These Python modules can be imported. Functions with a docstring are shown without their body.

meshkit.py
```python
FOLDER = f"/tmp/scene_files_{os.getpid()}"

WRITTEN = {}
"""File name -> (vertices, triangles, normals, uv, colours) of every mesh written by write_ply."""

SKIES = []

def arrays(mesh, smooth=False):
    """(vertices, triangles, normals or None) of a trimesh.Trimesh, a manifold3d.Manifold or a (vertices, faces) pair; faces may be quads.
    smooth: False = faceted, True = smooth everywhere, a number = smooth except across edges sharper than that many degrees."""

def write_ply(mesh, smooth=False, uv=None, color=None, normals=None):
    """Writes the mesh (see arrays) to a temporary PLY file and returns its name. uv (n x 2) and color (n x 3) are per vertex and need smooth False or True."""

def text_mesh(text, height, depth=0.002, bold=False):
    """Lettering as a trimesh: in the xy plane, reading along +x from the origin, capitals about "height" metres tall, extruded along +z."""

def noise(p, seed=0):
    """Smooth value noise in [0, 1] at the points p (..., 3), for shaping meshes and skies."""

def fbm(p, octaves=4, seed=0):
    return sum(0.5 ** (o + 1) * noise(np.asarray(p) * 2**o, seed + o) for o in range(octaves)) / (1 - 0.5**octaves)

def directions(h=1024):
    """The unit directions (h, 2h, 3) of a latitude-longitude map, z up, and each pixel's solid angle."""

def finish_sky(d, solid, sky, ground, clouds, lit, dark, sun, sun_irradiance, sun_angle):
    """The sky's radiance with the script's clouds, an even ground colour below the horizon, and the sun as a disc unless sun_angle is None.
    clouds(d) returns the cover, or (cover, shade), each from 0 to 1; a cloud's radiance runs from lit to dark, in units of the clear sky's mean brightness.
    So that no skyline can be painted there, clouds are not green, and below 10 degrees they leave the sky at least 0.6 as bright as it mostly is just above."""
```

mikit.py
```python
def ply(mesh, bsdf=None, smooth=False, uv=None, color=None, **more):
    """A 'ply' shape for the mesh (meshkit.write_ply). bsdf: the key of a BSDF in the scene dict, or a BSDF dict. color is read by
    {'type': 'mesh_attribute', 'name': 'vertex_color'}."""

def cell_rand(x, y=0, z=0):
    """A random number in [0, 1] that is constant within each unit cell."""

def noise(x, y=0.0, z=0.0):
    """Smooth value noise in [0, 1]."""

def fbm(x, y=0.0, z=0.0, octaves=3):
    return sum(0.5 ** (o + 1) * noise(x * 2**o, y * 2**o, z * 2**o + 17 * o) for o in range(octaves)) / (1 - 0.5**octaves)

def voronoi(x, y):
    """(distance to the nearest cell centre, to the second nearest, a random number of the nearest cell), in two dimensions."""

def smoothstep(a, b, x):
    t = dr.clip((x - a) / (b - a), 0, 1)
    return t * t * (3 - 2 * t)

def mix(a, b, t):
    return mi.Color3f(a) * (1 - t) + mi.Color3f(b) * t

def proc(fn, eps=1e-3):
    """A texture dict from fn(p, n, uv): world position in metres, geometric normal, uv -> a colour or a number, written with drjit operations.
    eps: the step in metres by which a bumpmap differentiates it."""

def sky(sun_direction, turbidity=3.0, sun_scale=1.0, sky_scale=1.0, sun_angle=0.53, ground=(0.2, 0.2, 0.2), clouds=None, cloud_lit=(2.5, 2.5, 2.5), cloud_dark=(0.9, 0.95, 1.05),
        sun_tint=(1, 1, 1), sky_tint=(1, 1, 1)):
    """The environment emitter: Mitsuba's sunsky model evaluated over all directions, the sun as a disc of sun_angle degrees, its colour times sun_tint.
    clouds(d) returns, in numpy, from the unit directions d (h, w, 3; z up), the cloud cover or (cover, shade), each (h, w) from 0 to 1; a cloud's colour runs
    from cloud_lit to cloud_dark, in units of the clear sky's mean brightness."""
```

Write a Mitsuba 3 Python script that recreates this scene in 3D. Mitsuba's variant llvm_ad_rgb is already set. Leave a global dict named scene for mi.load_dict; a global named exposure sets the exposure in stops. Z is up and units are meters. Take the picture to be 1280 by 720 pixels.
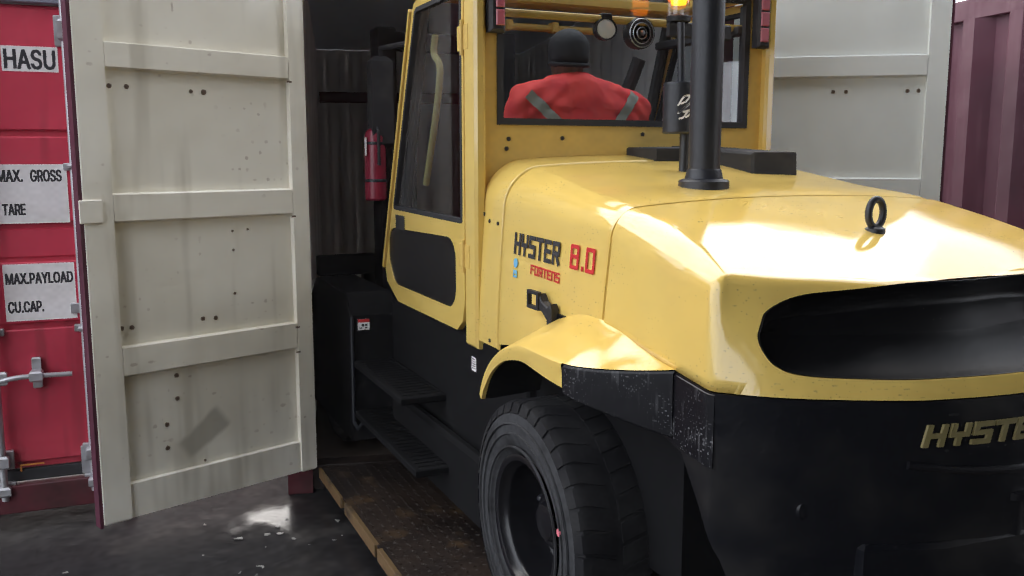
import math, random
import numpy as np, trimesh, manifold3d as m3
import drjit as dr, mitsuba as mi, mikit, meshkit
from shapely.geometry import Polygon, LineString, box as sbox, Point
from shapely.ops import unary_union
from shapely import affinity
from scipy.interpolate import PchipInterpolator
from scipy.spatial import cKDTree
from mikit import noise, fbm, voronoi, cell_rand, smoothstep, mix

random.seed(7); rng = np.random.default_rng(7)
# ------------------------------------------------------------------ camera, sky, exposure
CH = 1.8
PITCH = math.atan((360 - 195) / 1140.)
FOV = math.degrees(2 * math.atan(640 / 1140.))
exposure = 3.62
T4 = mi.ScalarTransform4f
scene = {
    'type': 'scene',
    'camera': {'type': 'perspective', 'fov': FOV, 'fov_axis': 'x', 'near_clip': 0.05, 'far_clip': 400.0,
               'to_world': T4().look_at(origin=[0, 0, CH], target=[0, math.cos(PITCH), CH - math.sin(PITCH)], up=[0, 0, 1])},
    'sky': mikit.sky((-0.16, 0.74, 0.65), turbidity=3, sun_scale=0.3, sun_angle=80, sun_tint=(0.90, 0.97, 1.12), clouds=lambda d: 1.0,
                     cloud_lit=(2.38, 2.5, 2.72)),
}
labels = {}

# ------------------------------------------------------------------ materials
def rgb(*c): return {'type': 'rgb', 'value': list(c)}
def mat(name, d, two=True):
    scene[name] = {'type': 'twosided', 'bsdf': d} if two else d
    return name
def prin(base, rough, **k):
    d = {'type': 'principled', 'base_color': base if isinstance(base, dict) else rgb(*base),
         'roughness': rough if isinstance(rough, (dict, float)) else float(rough)}
    d.update(k); return d
def dirty(base, dirt, amount, scale=3.0, streak=1.0, seed=0.0, fine=0.12):
    """paint with blotches of grime and fine mottling"""
    def fn(p, n, uv):
        a = fbm(p.x * scale + seed, p.y * scale, p.z * scale * streak, octaves=4)
        b = noise(p.x * 60 + seed, p.y * 60, p.z * 60)
        c = smoothstep(0.45, 0.8, a) * amount
        col = mix(base, dirt, c)
        return col * (1 - fine * 0.5 + fine * b)
    return mikit.proc(fn)

YEL = (0.76, 0.535, 0.140)
def rough_var(lo, hi, scale=5.0):
    return mikit.proc(lambda p, n, uv: lo + (hi - lo) * smoothstep(0.3, 0.75, fbm(p.x * scale, p.y * scale, p.z * scale, octaves=3)))
def bumped(fn, d, eps=2e-3): return {'type': 'bumpmap', 'relief': mikit.proc(fn, eps=eps), 'scale': 1.0, 'bsdf': d}
peel = lambda p, n, uv: fbm(p.x * 7, p.y * 7, p.z * 7, octaves=2) * 0.0014 + noise(p.x * 55, p.y * 55, p.z * 55) * 0.00006
def yellowf(p, n, uv):
    a = fbm(p.x * 4, p.y * 4, p.z * 4, octaves=4); d = noise(p.x * 150, p.y * 150, p.z * 150); e = fbm(p.x * 9 + 2, p.y * 9, p.z * 9, octaves=3)
    col = mix(YEL, (0.58, 0.42, 0.15), smoothstep(0.45, 0.8, a) * 0.3)
    speck = smoothstep(0.80, 0.92, d) * smoothstep(0.5, 0.68, e)
    return mix(col, (0.22, 0.17, 0.09), speck * 0.4)
mat('yellow_paint', bumped(peel, {'type': 'roughplastic', 'alpha': 0.014, 'int_ior': 1.7, 'nonlinear': False, 'diffuse_reflectance': mikit.proc(yellowf)}))
mat('yellow_matt', prin(dirty((0.66, 0.44, 0.11), (0.4, 0.27, 0.09), 0.35, 4.0, fine=0.06), 0.5, specular=0.4))
def scuffed(p, n, uv):
    a = noise(p.x * 90, p.y * 90, p.z * 60); b = fbm(p.x * 6, p.y * 6, p.z * 5, octaves=3)
    c = noise(p.x * 45 + 3, p.y * 45, p.z * 12)
    d = noise(p.x * 210, p.y * 210, p.z * 150); e = noise(p.x * 130 + 5, p.y * 130, p.z * 16)
    k = smoothstep(0.70, 0.9, d) * smoothstep(0.42, 0.6, b) * 0.5 + smoothstep(0.62, 0.95, e) * smoothstep(0.4, 0.62, b) * 0.22 + smoothstep(0.8, 0.95, a) * smoothstep(0.5, 0.62, b) * 0.35
    return mix((0.006, 0.006, 0.008), (0.22, 0.22, 0.23), k)
def blackf(p, n, uv):
    a = fbm(p.x * 5, p.y * 5, p.z * 5, octaves=4); d = noise(p.x * 75, p.y * 75, p.z * 75); e = fbm(p.x * 3 + 7, p.y * 3, p.z * 3, octaves=3)
    col = mix((0.006, 0.0065, 0.009), (0.016, 0.015, 0.015), smoothstep(0.4, 0.75, a))
    return mix(col, (0.10, 0.10, 0.10), smoothstep(0.84, 0.95, d) * smoothstep(0.5, 0.65, e) * 0.5)
mat('black_paint', bumped(lambda p, n, uv: noise(p.x * 85, p.y * 85, p.z * 85) * 0.0007 + fbm(p.x * 22, p.y * 22, p.z * 22, octaves=2) * 0.0012, prin(mikit.proc(blackf), rough_var(0.24, 0.45), specular=0.26)))
mat('scuffed_black', prin(mikit.proc(scuffed), 0.36, specular=0.3))
mat('black_steel', prin(dirty((0.016, 0.018, 0.024), (0.028, 0.028, 0.034), 0.7, 8.0), 0.42, specular=0.5))
mat('black_plastic', prin(dirty((0.020, 0.020, 0.023), (0.045, 0.043, 0.04), 0.6, 8.0), 0.55, specular=0.4))
mat('dark_gloss', prin((0.007, 0.007, 0.009), 0.28, specular=0.5))
def rubberf(p, n, uv):
    a = fbm(p.x * 7, p.y * 7, p.z * 7, octaves=4); b = noise(p.x * 120, p.y * 120, p.z * 120)
    return mix((0.007, 0.007, 0.009), (0.020, 0.020, 0.021), smoothstep(0.35, 0.75, a)) * (0.85 + 0.3 * b)
mat('dusty_rubber', prin(dirty((0.040, 0.041, 0.044), (0.016, 0.016, 0.017), 0.9, 9.0, fine=0.35), 0.8, specular=0.3))
mat('underbody', prin((0.006, 0.006, 0.007), 0.8, specular=0.15))
mat('rubber', prin(mikit.proc(rubberf), 0.8, specular=0.3))

def beigef(seed):
    def fn(p, n, uv):
        a = fbm(p.x * 1.6 + seed, p.y * 1.6, p.z * 1.3, octaves=4)
        v = fbm(p.x * 11 + seed, p.y * 11, p.z * 0.9, octaves=3)
        s = noise(p.x * 38 + seed, p.y * 38, p.z * 38)
        col = mix((0.84, 0.81, 0.71), (0.74, 0.70, 0.59), smoothstep(0.35, 0.7, a))
        col = mix(col, (0.40, 0.36, 0.27), smoothstep(0.52, 0.8, v) * 0.45)
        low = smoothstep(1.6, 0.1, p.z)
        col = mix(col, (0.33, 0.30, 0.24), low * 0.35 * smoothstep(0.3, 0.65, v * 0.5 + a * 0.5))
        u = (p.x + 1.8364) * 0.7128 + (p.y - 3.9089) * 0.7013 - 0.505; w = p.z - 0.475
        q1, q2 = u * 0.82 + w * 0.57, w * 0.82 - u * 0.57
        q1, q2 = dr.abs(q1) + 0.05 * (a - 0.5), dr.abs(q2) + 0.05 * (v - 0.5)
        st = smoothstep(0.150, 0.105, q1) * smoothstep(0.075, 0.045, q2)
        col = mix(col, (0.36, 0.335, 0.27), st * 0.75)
        rust = smoothstep(0.80, 0.93, s) * smoothstep(0.5, 0.7, fbm(p.x * 4, p.y * 4 + seed, p.z * 4, octaves=3))
        col = mix(col, (0.25, 0.17, 0.10), rust * 0.4)
        return col
    return mikit.proc(fn)
dent = lambda p, n, uv: fbm(p.x * 4.5, p.y * 4.5, p.z * 4.5, octaves=2) * 0.010 + noise(p.x * 30, p.y * 30, p.z * 30) * 0.0006
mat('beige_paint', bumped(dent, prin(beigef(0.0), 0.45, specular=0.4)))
mat('grey_beige_paint', prin(mikit.proc(lambda p, n, uv: mix((0.74, 0.75, 0.71), (0.66, 0.67, 0.63), smoothstep(0.35, 0.7, fbm(p.x * 1.8, p.y * 2, p.z * 1.2, octaves=4)))), 0.5, specular=0.35))
mat('inside_paint', prin(mikit.proc(lambda p, n, uv: mix((0.78, 0.76, 0.74), (0.66, 0.64, 0.63), smoothstep(0.35, 0.7, fbm(p.x * 1.5, p.y * 1.5, p.z * 0.8, octaves=4)))), 0.7))
def redf(p, n, uv):
    a = fbm(p.x * 2.2, p.y * 2.2, p.z * 1.4, octaves=4); v = fbm(p.x * 16, p.y * 16, p.z * 1.2, octaves=3)
    col = mix((0.62, 0.055, 0.095), (0.46, 0.040, 0.070), smoothstep(0.35, 0.7, a))
    col = mix(col, (0.20, 0.03, 0.035), smoothstep(0.55, 0.8, v) * 0.4)
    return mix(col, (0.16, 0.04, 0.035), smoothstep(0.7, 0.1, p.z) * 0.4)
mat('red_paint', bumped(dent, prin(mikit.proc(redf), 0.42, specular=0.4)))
def maroonf(p, n, uv):
    a = fbm(p.x * 2.0, p.y * 2.0, p.z * 1.1, octaves=4); v = fbm(p.x * 14, p.y * 14, p.z * 1.0, octaves=3)
    col = mix((0.095, 0.028, 0.046), (0.065, 0.020, 0.034), smoothstep(0.35, 0.7, a))
    return mix(col, (0.14, 0.06, 0.08), smoothstep(0.58, 0.8, v) * 0.4)
mat('maroon_paint', bumped(dent, prin(mikit.proc(maroonf), 0.5, specular=0.35)))
mat('dark_red_paint', prin(dirty((0.10, 0.018, 0.026), (0.04, 0.02, 0.018), 0.7, 5.0), 0.5))
mat('galvanised', prin(dirty((0.50, 0.50, 0.52), (0.28, 0.26, 0.25), 0.7, 9.0), 0.45, metallic=0.6))
mat('gasket_rubber', prin((0.022, 0.022, 0.025), 0.7))
mat('decal_white', prin(dirty((0.84, 0.82, 0.81), (0.7, 0.67, 0.63), 0.4, 6.0), 0.5))
mat('decal_black', prin((0.03, 0.03, 0.035), 0.5))
mat('decal_red', prin((0.55, 0.03, 0.03), 0.45))
mat('decal_blue', prin((0.16, 0.42, 0.62), 0.45))
mat('decal_yellow', prin((0.58, 0.40, 0.09), 0.5))
mat('cast_letter_yellow', prin((0.20, 0.165, 0.065), 0.5))
mat('hole_dark', prin((0.03, 0.024, 0.018), 0.8))
mat('bolt_steel', prin((0.14, 0.10, 0.075), 0.6, metallic=0.3))
mat('glass_pane', {'type': 'thindielectric', 'int_ior': 1.5, 'specular_transmittance': rgb(0.80, 0.84, 0.86)}, two=False)
mat('tinted_pane', {'type': 'thindielectric', 'int_ior': 1.55, 'specular_transmittance': rgb(0.60, 0.66, 0.70)}, two=False)
mat('clear_plastic', {'type': 'thindielectric', 'int_ior': 1.45}, two=False)
mat('lens_red', prin((0.42, 0.10, 0.13), 0.25, specular=0.5, clearcoat=0.6))
mat('lamp_white', prin((0.78, 0.78, 0.75), 0.3, clearcoat=0.6))
mat('chrome', prin((0.75, 0.76, 0.78), 0.22, metallic=1.0))
mat('extinguisher_red', prin((0.24, 0.012, 0.034), 0.3, clearcoat=0.7))
mat('hivis_red', prin(mikit.proc(lambda p, n, uv: mix((0.86, 0.070, 0.060), (0.72, 0.045, 0.05), smoothstep(0.35, 0.7, fbm(p.x * 9, p.y * 9, p.z * 7, octaves=3)))), 0.8, sheen=0.4))
mat('reflective_tape', prin((0.30, 0.31, 0.27), 0.45))
mat('skin', prin((0.16, 0.085, 0.055), 0.5))
mat('beanie_black', bumped(lambda p, n, uv: noise(p.x * 160, p.y * 160, p.z * 240) * 0.003, prin((0.016, 0.016, 0.020), 0.85, sheen=0.4)))
mat('trousers', prin((0.02, 0.024, 0.04), 0.85))
mat('seat_vinyl', prin((0.02, 0.02, 0.022), 0.55))
mat('cab_lining', prin((0.035, 0.036, 0.040), 0.7))
mat('amber_plastic', prin((0.7, 0.28, 0.03), 0.3, spec_trans=0.0))
def groundf(p, n, uv):
    a = fbm(p.x * 0.9, p.y * 0.9, 0.0, octaves=5); b = noise(p.x * 30, p.y * 30); c = fbm(p.x * 5 + 9, p.y * 5, octaves=3)
    col = mix((0.008, 0.0075, 0.009), (0.024, 0.022, 0.023), smoothstep(0.35, 0.7, a))
    col = mix(col, (0.050, 0.046, 0.043), smoothstep(0.55, 0.75, c) * 0.45)
    return col * (0.75 + 0.5 * b)
def wet(p):
    """0 in standing water, 1 on the dry concrete: a puddle by the door's corner and a few scattered ones"""
    dx, dy = (p.x + 1.0) / .50, (p.y - 4.40) / .36; ex, ey = (p.x + .78) / .22, (p.y - 4.0) / .26
    near = dr.minimum(dr.sqrt(dx * dx + dy * dy), dr.sqrt(ex * ex + ey * ey)) + 0.9 * (fbm(p.x * 5 + 3, p.y * 5, octaves=4) - 0.5)
    return dr.minimum(smoothstep(0.45, 0.95, near), smoothstep(0.30, 0.40, fbm(p.x * 1.7 + 4, p.y * 1.7 + 1, octaves=4)))
def ground_rough(p, n, uv):
    return 0.22 + 0.58 * wet(p)
def ground_bump(p, n, uv):
    return fbm(p.x * 12, p.y * 12, octaves=4) * 0.010 * wet(p) + noise(p.x * 70, p.y * 70) * 0.0016 * wet(p) + 0.0008 * fbm(p.x * 3, p.y * 3, octaves=2)
mat('wet_concrete', {'type': 'bumpmap', 'relief': mikit.proc(ground_bump, eps=4e-3), 'scale': 1.0,
                     'bsdf': prin(mikit.proc(groundf), mikit.proc(ground_rough), specular=0.22)})
def rustf(p, n, uv):
    a = fbm(p.x * 3, p.y * 3, p.z * 3, octaves=4); b = noise(p.x * 40, p.y * 40, p.z * 40)
    col = mix((0.024, 0.015, 0.011), (0.012, 0.008, 0.007), smoothstep(0.38, 0.62, a))
    col = mix(col, (0.075, 0.043, 0.018), smoothstep(0.60, 0.8, fbm(p.x * 8 + 5, p.y * 8, p.z * 8, octaves=3)) * 0.6)
    return col * (0.75 + 0.5 * b)
mat('rusty_plate', prin(mikit.proc(rustf), 0.6, specular=0.25))
mat('ramp_yellow', prin(dirty((0.12, 0.072, 0.030), (0.025, 0.02, 0.015), 1.0, 7.0), 0.6))
mat('scrap_pale', prin((0.24, 0.235, 0.225), 0.5))
mat('worn_steel', prin((0.026, 0.018, 0.013), 0.5, specular=0.3))
mat('shade_canopy_sheet', prin((0.06, 0.055, 0.05), 0.7))

# ------------------------------------------------------------------ mesh helpers
cat_ = trimesh.util.concatenate
def TM(v, f): return trimesh.Trimesh(np.asarray(v, float), np.asarray(f), process=False)
def extrude(poly, h):
    ps = getattr(poly, 'geoms', [poly])
    return cat_([trimesh.creation.extrude_polygon(g, h, engine='earcut') for g in ps])
def ring_of(poly):
    c = np.array(poly.exterior.coords)[:-1]
    return c
def bev(poly, h, b=0.004):
    """extrusion along +z with chamfered edges (simple polygons; the edge loop is kept)"""
    poly = Polygon(poly) if not isinstance(poly, Polygon) else poly
    poly = poly.simplify(1e-5)
    if poly.exterior.is_ccw is False: poly = Polygon(list(poly.exterior.coords)[::-1], [list(r.coords) for r in poly.interiors])
    if len(poly.interiors) or b <= 0: return extrude(poly, h)
    c = ring_of(poly); n = len(c)
    e = np.roll(c, -1, 0) - c; e /= np.linalg.norm(e, axis=1, keepdims=True) + 1e-12
    nrm = np.stack([-e[:, 1], e[:, 0]], 1)
    pn = np.roll(nrm, 1, 0); m = nrm + pn; m = m / np.maximum((m * m).sum(1, keepdims=True), 0.3) * 2
    ins = c + m * b
    v = []
    for z, r in ((0, ins), (b, c), (h - b, c), (h, ins)):
        v.append(np.column_stack([r, np.full(n, z)]))
    v = np.vstack(v); f = []
    for k in range(3):
        for i in range(n):
            j = (i + 1) % n; a = k * n
            f += [[a + i, a + j, a + n + j], [a + i, a + n + j, a + n + i]]
    vv, ff = trimesh.creation.triangulate_polygon(Polygon(ins), engine='earcut')
    # map triangulation vertices to the ring indices
    t = cKDTree(ins); idx = t.query(vv)[1]
    cap = idx[ff]
    f = np.vstack([f, cap[:, ::-1], cap + 3 * n])
    mm = TM(v, f); mm.fix_normals(); return mm
def BX(x0, x1, y0, y1, z0, z1, b=0.004):
    b = min(b, 0.3 * abs(x1 - x0), 0.3 * abs(y1 - y0), 0.3 * abs(z1 - z0))
    m = bev([(x0, y0), (x1, y0), (x1, y1), (x0, y1)], z1 - z0, b); m.apply_translation([0, 0, z0]); return m
def axes(m, cols, o=(0, 0, 0)):
    """re-express mesh: new = o + x*cols[0] + y*cols[1] + z*cols[2]"""
    R = np.eye(4); R[:3, :3] = np.array(cols, float).T; R[:3, 3] = o
    m = m.copy(); det = np.linalg.det(R[:3, :3]); m.vertices = m.vertices @ R[:3, :3].T + R[:3, 3]
    if det < 0: m.faces = m.faces[:, ::-1]
    return m
def side_prism(poly, x0, x1, b=0.004):
    """polygon given in (y,z), extruded from x0 to x1"""
    return axes(bev(poly, x1 - x0, b), [(0, 1, 0), (0, 0, 1), (1, 0, 0)], (x0, 0, 0))
def rear_prism(poly, y0, y1, b=0.004):
    """polygon given in (x,z), extruded from y0 to y1"""
    return axes(bev(poly, y1 - y0, b), [(1, 0, 0), (0, 0, 1), (0, 1, 0)], (0, y0, 0))
def catmull(pts, n=8):
    p = np.array(pts, float); p = np.vstack([2 * p[0] - p[1], p, 2 * p[-1] - p[-2]]); out = []
    for i in range(1, len(p) - 2):
        for t in np.linspace(0, 1, n, endpoint=False):
            a, b, c, d = p[i - 1:i + 3]
            out.append(0.5 * (2 * b + (c - a) * t + (2 * a - 5 * b + 4 * c - d) * t * t + (3 * b - a - 3 * c + d) * t ** 3))
    out.append(p[-2]); return np.array(out)
def tube(pts, r, n=14, smooth=0, closed=False):
    p = catmull(pts, smooth) if smooth else np.array(pts, float)
    N = len(p); r = np.broadcast_to(r, (N,)); v = []; f = []
    if closed: tang = np.roll(p, -1, 0) - np.roll(p, 1, 0)
    else: tang = np.gradient(p, axis=0)
    tang /= np.linalg.norm(tang, axis=1, keepdims=True)
    u = np.cross(tang[0], [0.31, 0.17, 0.93]); u /= np.linalg.norm(u)
    for i in range(N):
        u = u - tang[i] * (u @ tang[i]); u /= np.linalg.norm(u); w = np.cross(tang[i], u)
        a = np.arange(n) / n * 2 * math.pi
        v.append(p[i] + r[i] * (np.cos(a)[:, None] * u + np.sin(a)[:, None] * w))
    v = np.vstack(v)
    for i in range(N if closed else N - 1):
        q = ((i + 1) % N) * n
        for k in range(n):
            l = (k + 1) % n; f += [[i * n + k, i * n + l, q + l], [i * n + k, q + l, q + k]]
    if not closed:
        a0 = len(v); v = np.vstack([v, p[0], p[-1]])
        for k in range(n):
            l = (k + 1) % n; f += [[a0, l, k], [a0 + 1, (N - 1) * n + k, (N - 1) * n + l]]
    return TM(v, f)
def lathe(prof, n=48):
    """prof: (r, z) list from bottom to top, revolved about z; caps where r=0"""
    prof = np.array(prof, float); a = np.arange(n) / n * 2 * math.pi; v = []; f = []
    for r, z in prof: v.append(np.column_stack([r * np.cos(a), r * np.sin(a), np.full(n, z)]))
    v = np.vstack(v)
    for i in range(len(prof) - 1):
        for k in range(n):
            l = (k + 1) % n; f += [[i * n + k, i * n + l, (i + 1) * n + l], [i * n + k, (i + 1) * n + l, (i + 1) * n + k]]
    return TM(v, f)
def turned(m, axis, o):
    """lathe about z -> about 'x' or 'y' axis, moved to o"""
    if axis == 'x': m = axes(m, [(0, 1, 0), (0, 0, 1), (1, 0, 0)], o)
    elif axis == 'y': m = axes(m, [(0, 0, 1), (1, 0, 0), (0, 1, 0)], o)
    else: m = axes(m, np.eye(3), o)
    return m
def grid_mesh(P, close_u=False):
    """P: (n, m, 3) grid of points"""
    n, m = P.shape[:2]; v = P.reshape(-1, 3); f = []
    for i in range(n - 1 + close_u):
        for j in range(m - 1):
            a, b = i * m + j, ((i + 1) % n) * m + j
            f += [[a, b, b + 1], [a, b + 1, a + 1]]
    return TM(v, f)
def to_man(m):
    return m3.Manifold(m3.Mesh(np.asarray(m.vertices, np.float32), np.asarray(m.faces, np.uint32)))
def merged(m):
    m = trimesh.Trimesh(m.vertices, m.faces, process=True); m.merge_vertices(); m.update_faces(m.nondegenerate_faces()); trimesh.repair.fix_normals(m); return m
def from_man(M):
    a = M.to_mesh(); return TM(a.vert_properties[:, :3], a.tri_verts)
def hull_chain(joints, bones, n=24, refine=0.02, smooth=6):
    """joints: name -> (x,y,z,r or (rx,ry,rz))"""
    def sph(j):
        x, y, z, r = j; r = (r,) * 3 if np.isscalar(r) else r
        return m3.Manifold.sphere(1.0, n).scale(r).translate((x, y, z))
    parts = [m3.Manifold.batch_hull([sph(joints[k]) for k in b]) for b in bones]
    M = m3.Manifold.batch_boolean(parts, m3.OpType.Add).refine_to_length(refine)
    m = merged(from_man(M)); trimesh.smoothing.filter_taubin(m, iterations=smooth); return m

# ------------------------------------------------------------------ scene bookkeeping
def key_of(name, parent=None):
    k0 = (parent + '__' if parent else '') + name; k = k0; i = 0
    while k in scene or k in labels: i += 1; k = '%s_%03d' % (k0, i)
    return k
def thing(name, label, cat, group=None):
    k = key_of(name); labels[k] = {'label': label, 'category': cat}
    if group: labels[k]['group'] = group
    return k
def obj(name, mesh, m, parent=None, smooth=30, label=None, kind=None, **more):
    k = key_of(name, parent)
    scene[k] = mikit.ply(mesh, m, smooth=smooth, **more)
    if label or kind:
        labels[k] = {}
        if label: labels[k]['label'] = label
        if kind: labels[k]['kind'] = kind
    return k
def struct(name, mesh, m, label, smooth=False):
    k = obj(name, mesh, m, None, smooth); labels[k] = {'label': label, 'category': name.replace('_', ' '), 'kind': 'structure'}; return k

# ------------------------------------------------------------------ lettering: square stroke font
STROKES = {
    'H': [[(0, 0), (0, 1)], [(.62, 0), (.62, 1)], [(0, .5), (.62, .5)]],
    'Y': [[(0, 1), (0, .5), (.62, .5)], [(.62, 1), (.62, .5)], [(.31, .5), (.31, 0)]],
    'S': [[(.62, 1), (0, 1), (0, .52), (.62, .52), (.62, 0), (0, 0)]],
    'T': [[(-.06, 1), (.68, 1)], [(.31, 1), (.31, 0)]],
    'E': [[(.62, 1), (0, 1), (0, 0), (.62, 0)], [(0, .5), (.56, .5)]],
    'R': [[(0, 0), (0, 1), (.62, 1), (.62, .48), (0, .48)], [(.3, .48), (.62, 0)]],
    'F': [[(.62, 1), (0, 1), (0, 0)], [(0, .52), (.5, .52)]],
    'O': [[(0, 0), (0, 1), (.62, 1), (.62, 0), (0, 0), (0, .2)]],
    'N': [[(0, 0), (0, 1), (.62, 1), (.62, 0)]],
    '8': [[(0, 0), (0, 1), (.58, 1), (.58, 0), (0, 0), (0, .2)], [(0, .52), (.58, .52)]],
    '0': [[(0, 0), (0, 1), (.58, 1), (.58, 0), (0, 0), (0, .2)]],
    '.': [[(.06, 0), (.06, .06)]],
}
def stroke_text(text, height, width, sw=0.17, slant=0.0, depth=0.0015, rnd=0.0):
    x = 0; geo = []
    for ch in text:
        if ch == ' ': x += .5; continue
        for s in STROKES[ch]:
            s = [(a, b * (1 - sw) + sw / 2) for a, b in s]
            geo.append(affinity.translate(LineString(s).buffer(sw / 2, cap_style=3 if ch == '.' else (2 if False else 3), join_style=1 if rnd else 2), x, 0))
        x += .40 if ch == '.' else .62 + sw + .16
    g = unary_union(geo)
    if rnd: g = g.buffer(-rnd).buffer(rnd * 2).buffer(-rnd)
    x0, y0, x1, y1 = g.bounds
    g = affinity.translate(g, -x0, -y0)
    g = affinity.affine_transform(g, [width / (x1 - x0), slant * height, 0, height / (y1 - y0), 0, 0])
    return extrude(g, depth)

# ================================================================== GROUND AND SURROUNDINGS
gx, gy = np.meshgrid(np.linspace(-60, 60, 3), np.linspace(-60, 60, 3), indexing='ij')
struct('ground', grid_mesh(np.stack([gx, gy, gx * 0], -1)), 'wet_concrete', 'dark wet concrete yard with oily puddles')
wh = [BX(-4, 27, -10.2, -10, 0, 5.4, 0), BX(-2.5, 27, -10, 3.1, 5.2, 5.4, 0)]  # unseen wall and roof, added and sized to dim sky light and window reflections
wh += [BX(x, x + .2, -9.9, 2.9, 4.9, 5.198, 0) for x in (-2.2, 1, 4, 7, 10, 13, 16, 19, 22, 25)]
struct('added_shade_canopy', cat_(wh), 'shade_canopy_sheet', 'unseen canopy and wall added behind the camera to hold off sky light')

def local(o, ang):
    a = math.radians(ang); return [(math.cos(a), math.sin(a), 0), (-math.sin(a), math.cos(a), 0), (0, 0, 1)], o
def put(m, fr): return axes(m, fr[0], fr[1])

# ================================================================== CONTAINER BEING LOADED (open doors)
CG = 'shipping containers standing in the yard'
cont = thing('shipping_container', 'open shipping container with pale inner door faces swung wide, the forklift at its mouth', 'shipping container', CG)
HL = np.array([-1.047, 4.685, 0.0]); FR = local(HL, 11.0)     # x along the mouth, y into the container
W_, L_, Z0, Z1 = 2.30, 6.05, 0.15, 2.95
def cput(m): return put(m, FR)
obj('corner_post', cput(BX(-0.15, -0.02, 0.03, 0.17, 0.0, 3.1)), 'dark_red_paint', cont)
obj('corner_post', cput(BX(W_ - 0.05, W_ + 0.07, 0.03, 0.17, 0.0, 3.1)), 'dark_red_paint', cont)
obj('door_header', cput(BX(-0.019, W_ - 0.051, 0.04, 0.16, 2.95, 3.1)), 'dark_red_paint', cont)
obj('sill', cput(BX(-0.019, W_ - 0.051, 0.04, 0.16, 0.02, 0.15)), 'rusty_plate', cont)
obj('floor', cput(BX(-0.02, W_ + 0.02, 0.161, L_ - .03, 0.06, 0.148)), mat('floor_wood', prin(dirty((0.050, 0.038, 0.030), (0.02, 0.016, 0.014), 0.8, 4.0), 0.8, specular=0.2)), cont)
obj('roof', cput(BX(-0.06, W_ + 0.06, 0.171, L_, 2.99, 3.08)), mat('ceiling_haze_tint', prin((0.72, 0.78, 0.86), 0.6)), cont)  # pale blue ceiling colour imitates the hazy light under the roof
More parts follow.
